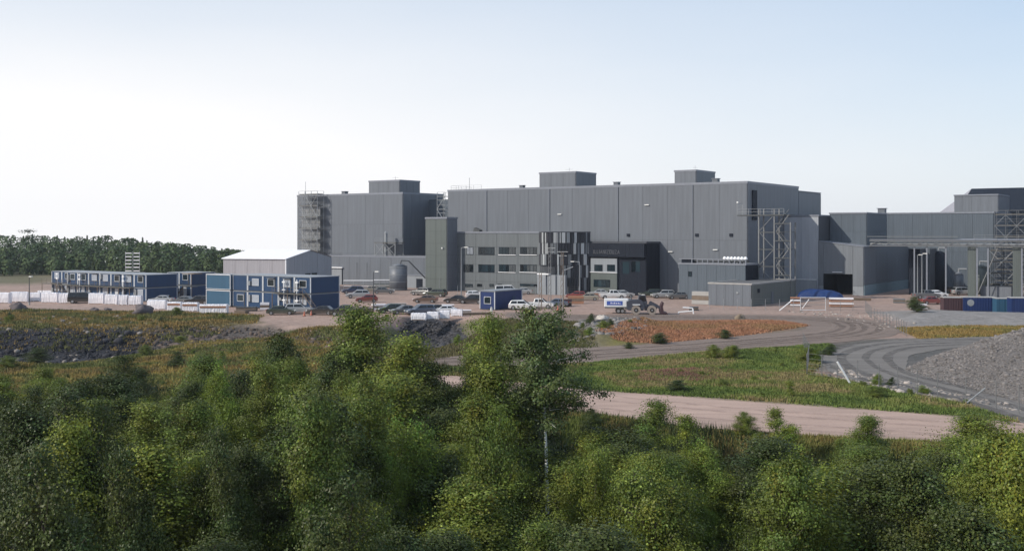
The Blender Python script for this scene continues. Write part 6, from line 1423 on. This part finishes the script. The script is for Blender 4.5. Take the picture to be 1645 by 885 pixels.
grass('yellow_grass', poly((-200,583,),(0,578),(100,577),(200,562),(330,548),(520,543),(620,540),(560,600),(350,630),(100,660),(-200,660), z=-1.5), 36000, .3, [(.11,.13,.04),(.17,.165,.055),(.27,.21,.065),(.21,.15,.06),(.14,.15,.05)], 'yellow and ochre grass between the pit and the thicket', 36, wdt=.06)
grass('bank_grass', poly((640,530),(700,545),(745,535),(820,512),(930,516),(960,560),(925,600),(700,600),(600,560)), 15000, .26, [(.09,.095,.035),(.11,.10,.045),(.13,.115,.06)], 'dull grass on the bank left of the birch crown', 37, wdt=.06)
grass('roadside_grass', poly((880,665),(940,668),(1140,694),(1300,703),(1560,715),(1760,735),(1800,780),(1550,775),(1300,765),(1100,745),(940,720)), 26000, .30, [(.10,.13,.035),(.15,.15,.045),(.20,.16,.06),(.12,.15,.04)], 'rough grass between the dirt road and the thicket', 38, wdt=.035)
grass('undergrowth', poly((-200,650),(300,620),(700,610),(900,690),(1300,760),(1700,770),(2000,1200),(-400,1200), z=-1.5), 26000, .55, [(.04,.06,.018),(.055,.075,.022),(.035,.05,.02)], 'low undergrowth beneath the thicket', 39, wdt=.04)
# ---- the wood on the left skyline
def woodmesh():
    r = np.random.default_rng(77); Vs = []; Cs = []; ntree = 0
    for Y0, dens, hlo, hhi in ((322,1.9,4,6.5),(334,2.2,6,8.5),(350,2.6,7,10),(368,2.8,8.5,11.5),(390,3,9.5,12.5),(415,3.2,10.5,13.6),(440,3.4,11.5,14.2)):
        X = -330.
        while X < -52:
            X += dens*r.uniform(.9, 2.0); Yt = Y0 + r.uniform(-7, 7); bx_ = CX + F*X/Yt; top = float(np.interp(bx_, [-400,0,60,130,200,260,330,400,480],[372,373,378,378,382,388,396,404,412]))
            h = r.uniform(hlo, hhi); hm = CAM_H - (top-HY)*Yt/F; con = r.random() < .07; h = min(h, hm*r.uniform(.84, 1.04) + (.6 if con else 0))
            n = 260; u = r.random(n); q = u**.8; th = r.uniform(0, 6.28, n)
            w = h*.17*(1-q)+.15 if con else np.sqrt(np.clip(1-((q-.42)/.60)**2, .01, 1))*min(4.5, h*r.uniform(.26, .52))
            rad = w*np.sqrt(r.uniform(.25, 1, n)); P = np.column_stack([X+rad*np.cos(th), Yt+rad*np.sin(th), h*(.06+.94*q)])
            nv = np.column_stack([np.cos(th), np.sin(th), .2+1.3*q]); V, _ = cards(P, nv, r.uniform(.7, 1.35, n)*(.55 if con else .78), .85, r); Vs.append(V)
            base = np.array((.05,.07,.036)) if con else np.array([(.060,.094,.038),(.075,.108,.042),(.050,.080,.034)][r.integers(3)])
            Cs.append(np.repeat(base*r.uniform(.65, 1.3, (n, 1)), 4, 0)); ntree += 1
    V = np.concatenate(Vs); print('wood trees', ntree, len(V)//4)
    return np_mesh('distant_wood', V, np.arange(len(V)).reshape(-1, 4), M['woodleaf'], np.concatenate(Cs))
M['woodleaf'] = vcol('distant_foliage', .8, .3, 3, .1, 0)
tag(put('distant_wood', woodmesh()), 'far green wood closing the view at left', 'wood', kind='stuff')
def spruce(seed, h):
    r = np.random.default_rng(seed); root = empty('spruce_tree', (0,0,0)); MB().tube((0,0,0),(0,0,h),.16,6,.02).build('trunk', M['bark'], root)
    n = 420; q = r.random(n)**.8; th = r.uniform(0, 6.28, n); rad = (h*.15*(1-q)+.08)*np.sqrt(r.uniform(.1, 1, n)); P = np.column_stack([rad*np.cos(th), rad*np.sin(th), h*(.12+.88*q)-rad*.25])
    V, Fc = cards(P, np.column_stack([np.cos(th), np.sin(th), .3+0*th]), r.uniform(.35, .8, n), .6, r); c = np.repeat(r.uniform(.6, 1.4, (n, 1))*np.ones((1, 3)), 4, 0)
    put('crown', np_mesh('crown', V, Fc, M['needle'], c), root); return root
sp = spruce(5, 12)
sps = [(52,374,'spruce with the tallest tip over the wood at far left'),(92,376,'second of the spruce tips over the wood'),(104,378,'third of the spruce tips over the wood'),(140,376,'spruce tip above the middle of the navy cabins'),(150,378,'spruce tip just right of the one above the navy cabins'),(158,377,'slim spruce tip in the middle of the skyline'),(214,380,'first of the paired spruce tips above the rack tower'),(229,379,'second of the paired spruce tips above the rack tower'),(236,384,'short spruce tip right of the pair above the rack tower'),(252,386,'spruce tip where the wood starts to fall'),(268,388,'spruce tip above the long side of the navy block'),(305,392,'last spruce tip before the barn'),(335,397,'small spruce tip close to the barn')]
for k, (x, yt, l_) in enumerate(sps):
    o = sp if k == 0 else copy_tree(sp); Y = 405+8*(k % 3); h = CAM_H-(yt+2.5-HY)*Y/F; o.location = ((x-CX)*Y/F, Y, 0); o.scale = (1, 1, h/12); o.rotation_euler = (0, 0, k*1.3); tag(o, l_, 'tree', 'spruces standing out of the wood')
# crooked pine with a flat top breaking the skyline
p = ((45-CX)*400/F, 400.0); r = empty('flat_topped_pine', (p[0], p[1], 0), 0, 'odd flat topped pine breaking the skyline at far left', 'tree'); h = CAM_H+1.3
MB().tube((0,0,0),(0,0,h),.2,6,.08).build('trunk', M['bark'], r); q_ = np.random.default_rng(3); P = np.column_stack([q_.normal(0,1.4,260), q_.normal(0,1.0,260), h-.5+q_.normal(0,.35,260)])
V, Fc = cards(P, np.tile((0,0,1.), (260,1)), q_.uniform(.3,.6,260), .7, q_); put('crown', np_mesh('crown', V, Fc, M['needle'], np.ones((len(V),3))), r)
# ------------------------------------------------------------------ air
hz = MB().box(-650, 650, -60, 620, -12, 30).build('haze', None); tag(hz, 'thin summer haze over the whole site', 'haze', kind='stuff')
hm = bpy.data.materials.new('summer_haze'); hm.use_nodes = True; t = hm.node_tree; t.nodes.clear(); o_ = t.nodes.new('ShaderNodeOutputMaterial'); pv = t.nodes.new('ShaderNodeVolumePrincipled')
pv.inputs['Color'].default_value = (.86, .91, 1, 1); pv.inputs['Density'].default_value = .00014; pv.inputs['Anisotropy'].default_value = .3
t.links.new(pv.outputs[0], o_.inputs['Volume']); hz.data.materials.append(hm)
for m_ in list(bpy.data.objects):
    if m_.get('_h') is not None: del m_['_h']; del m_['_w']
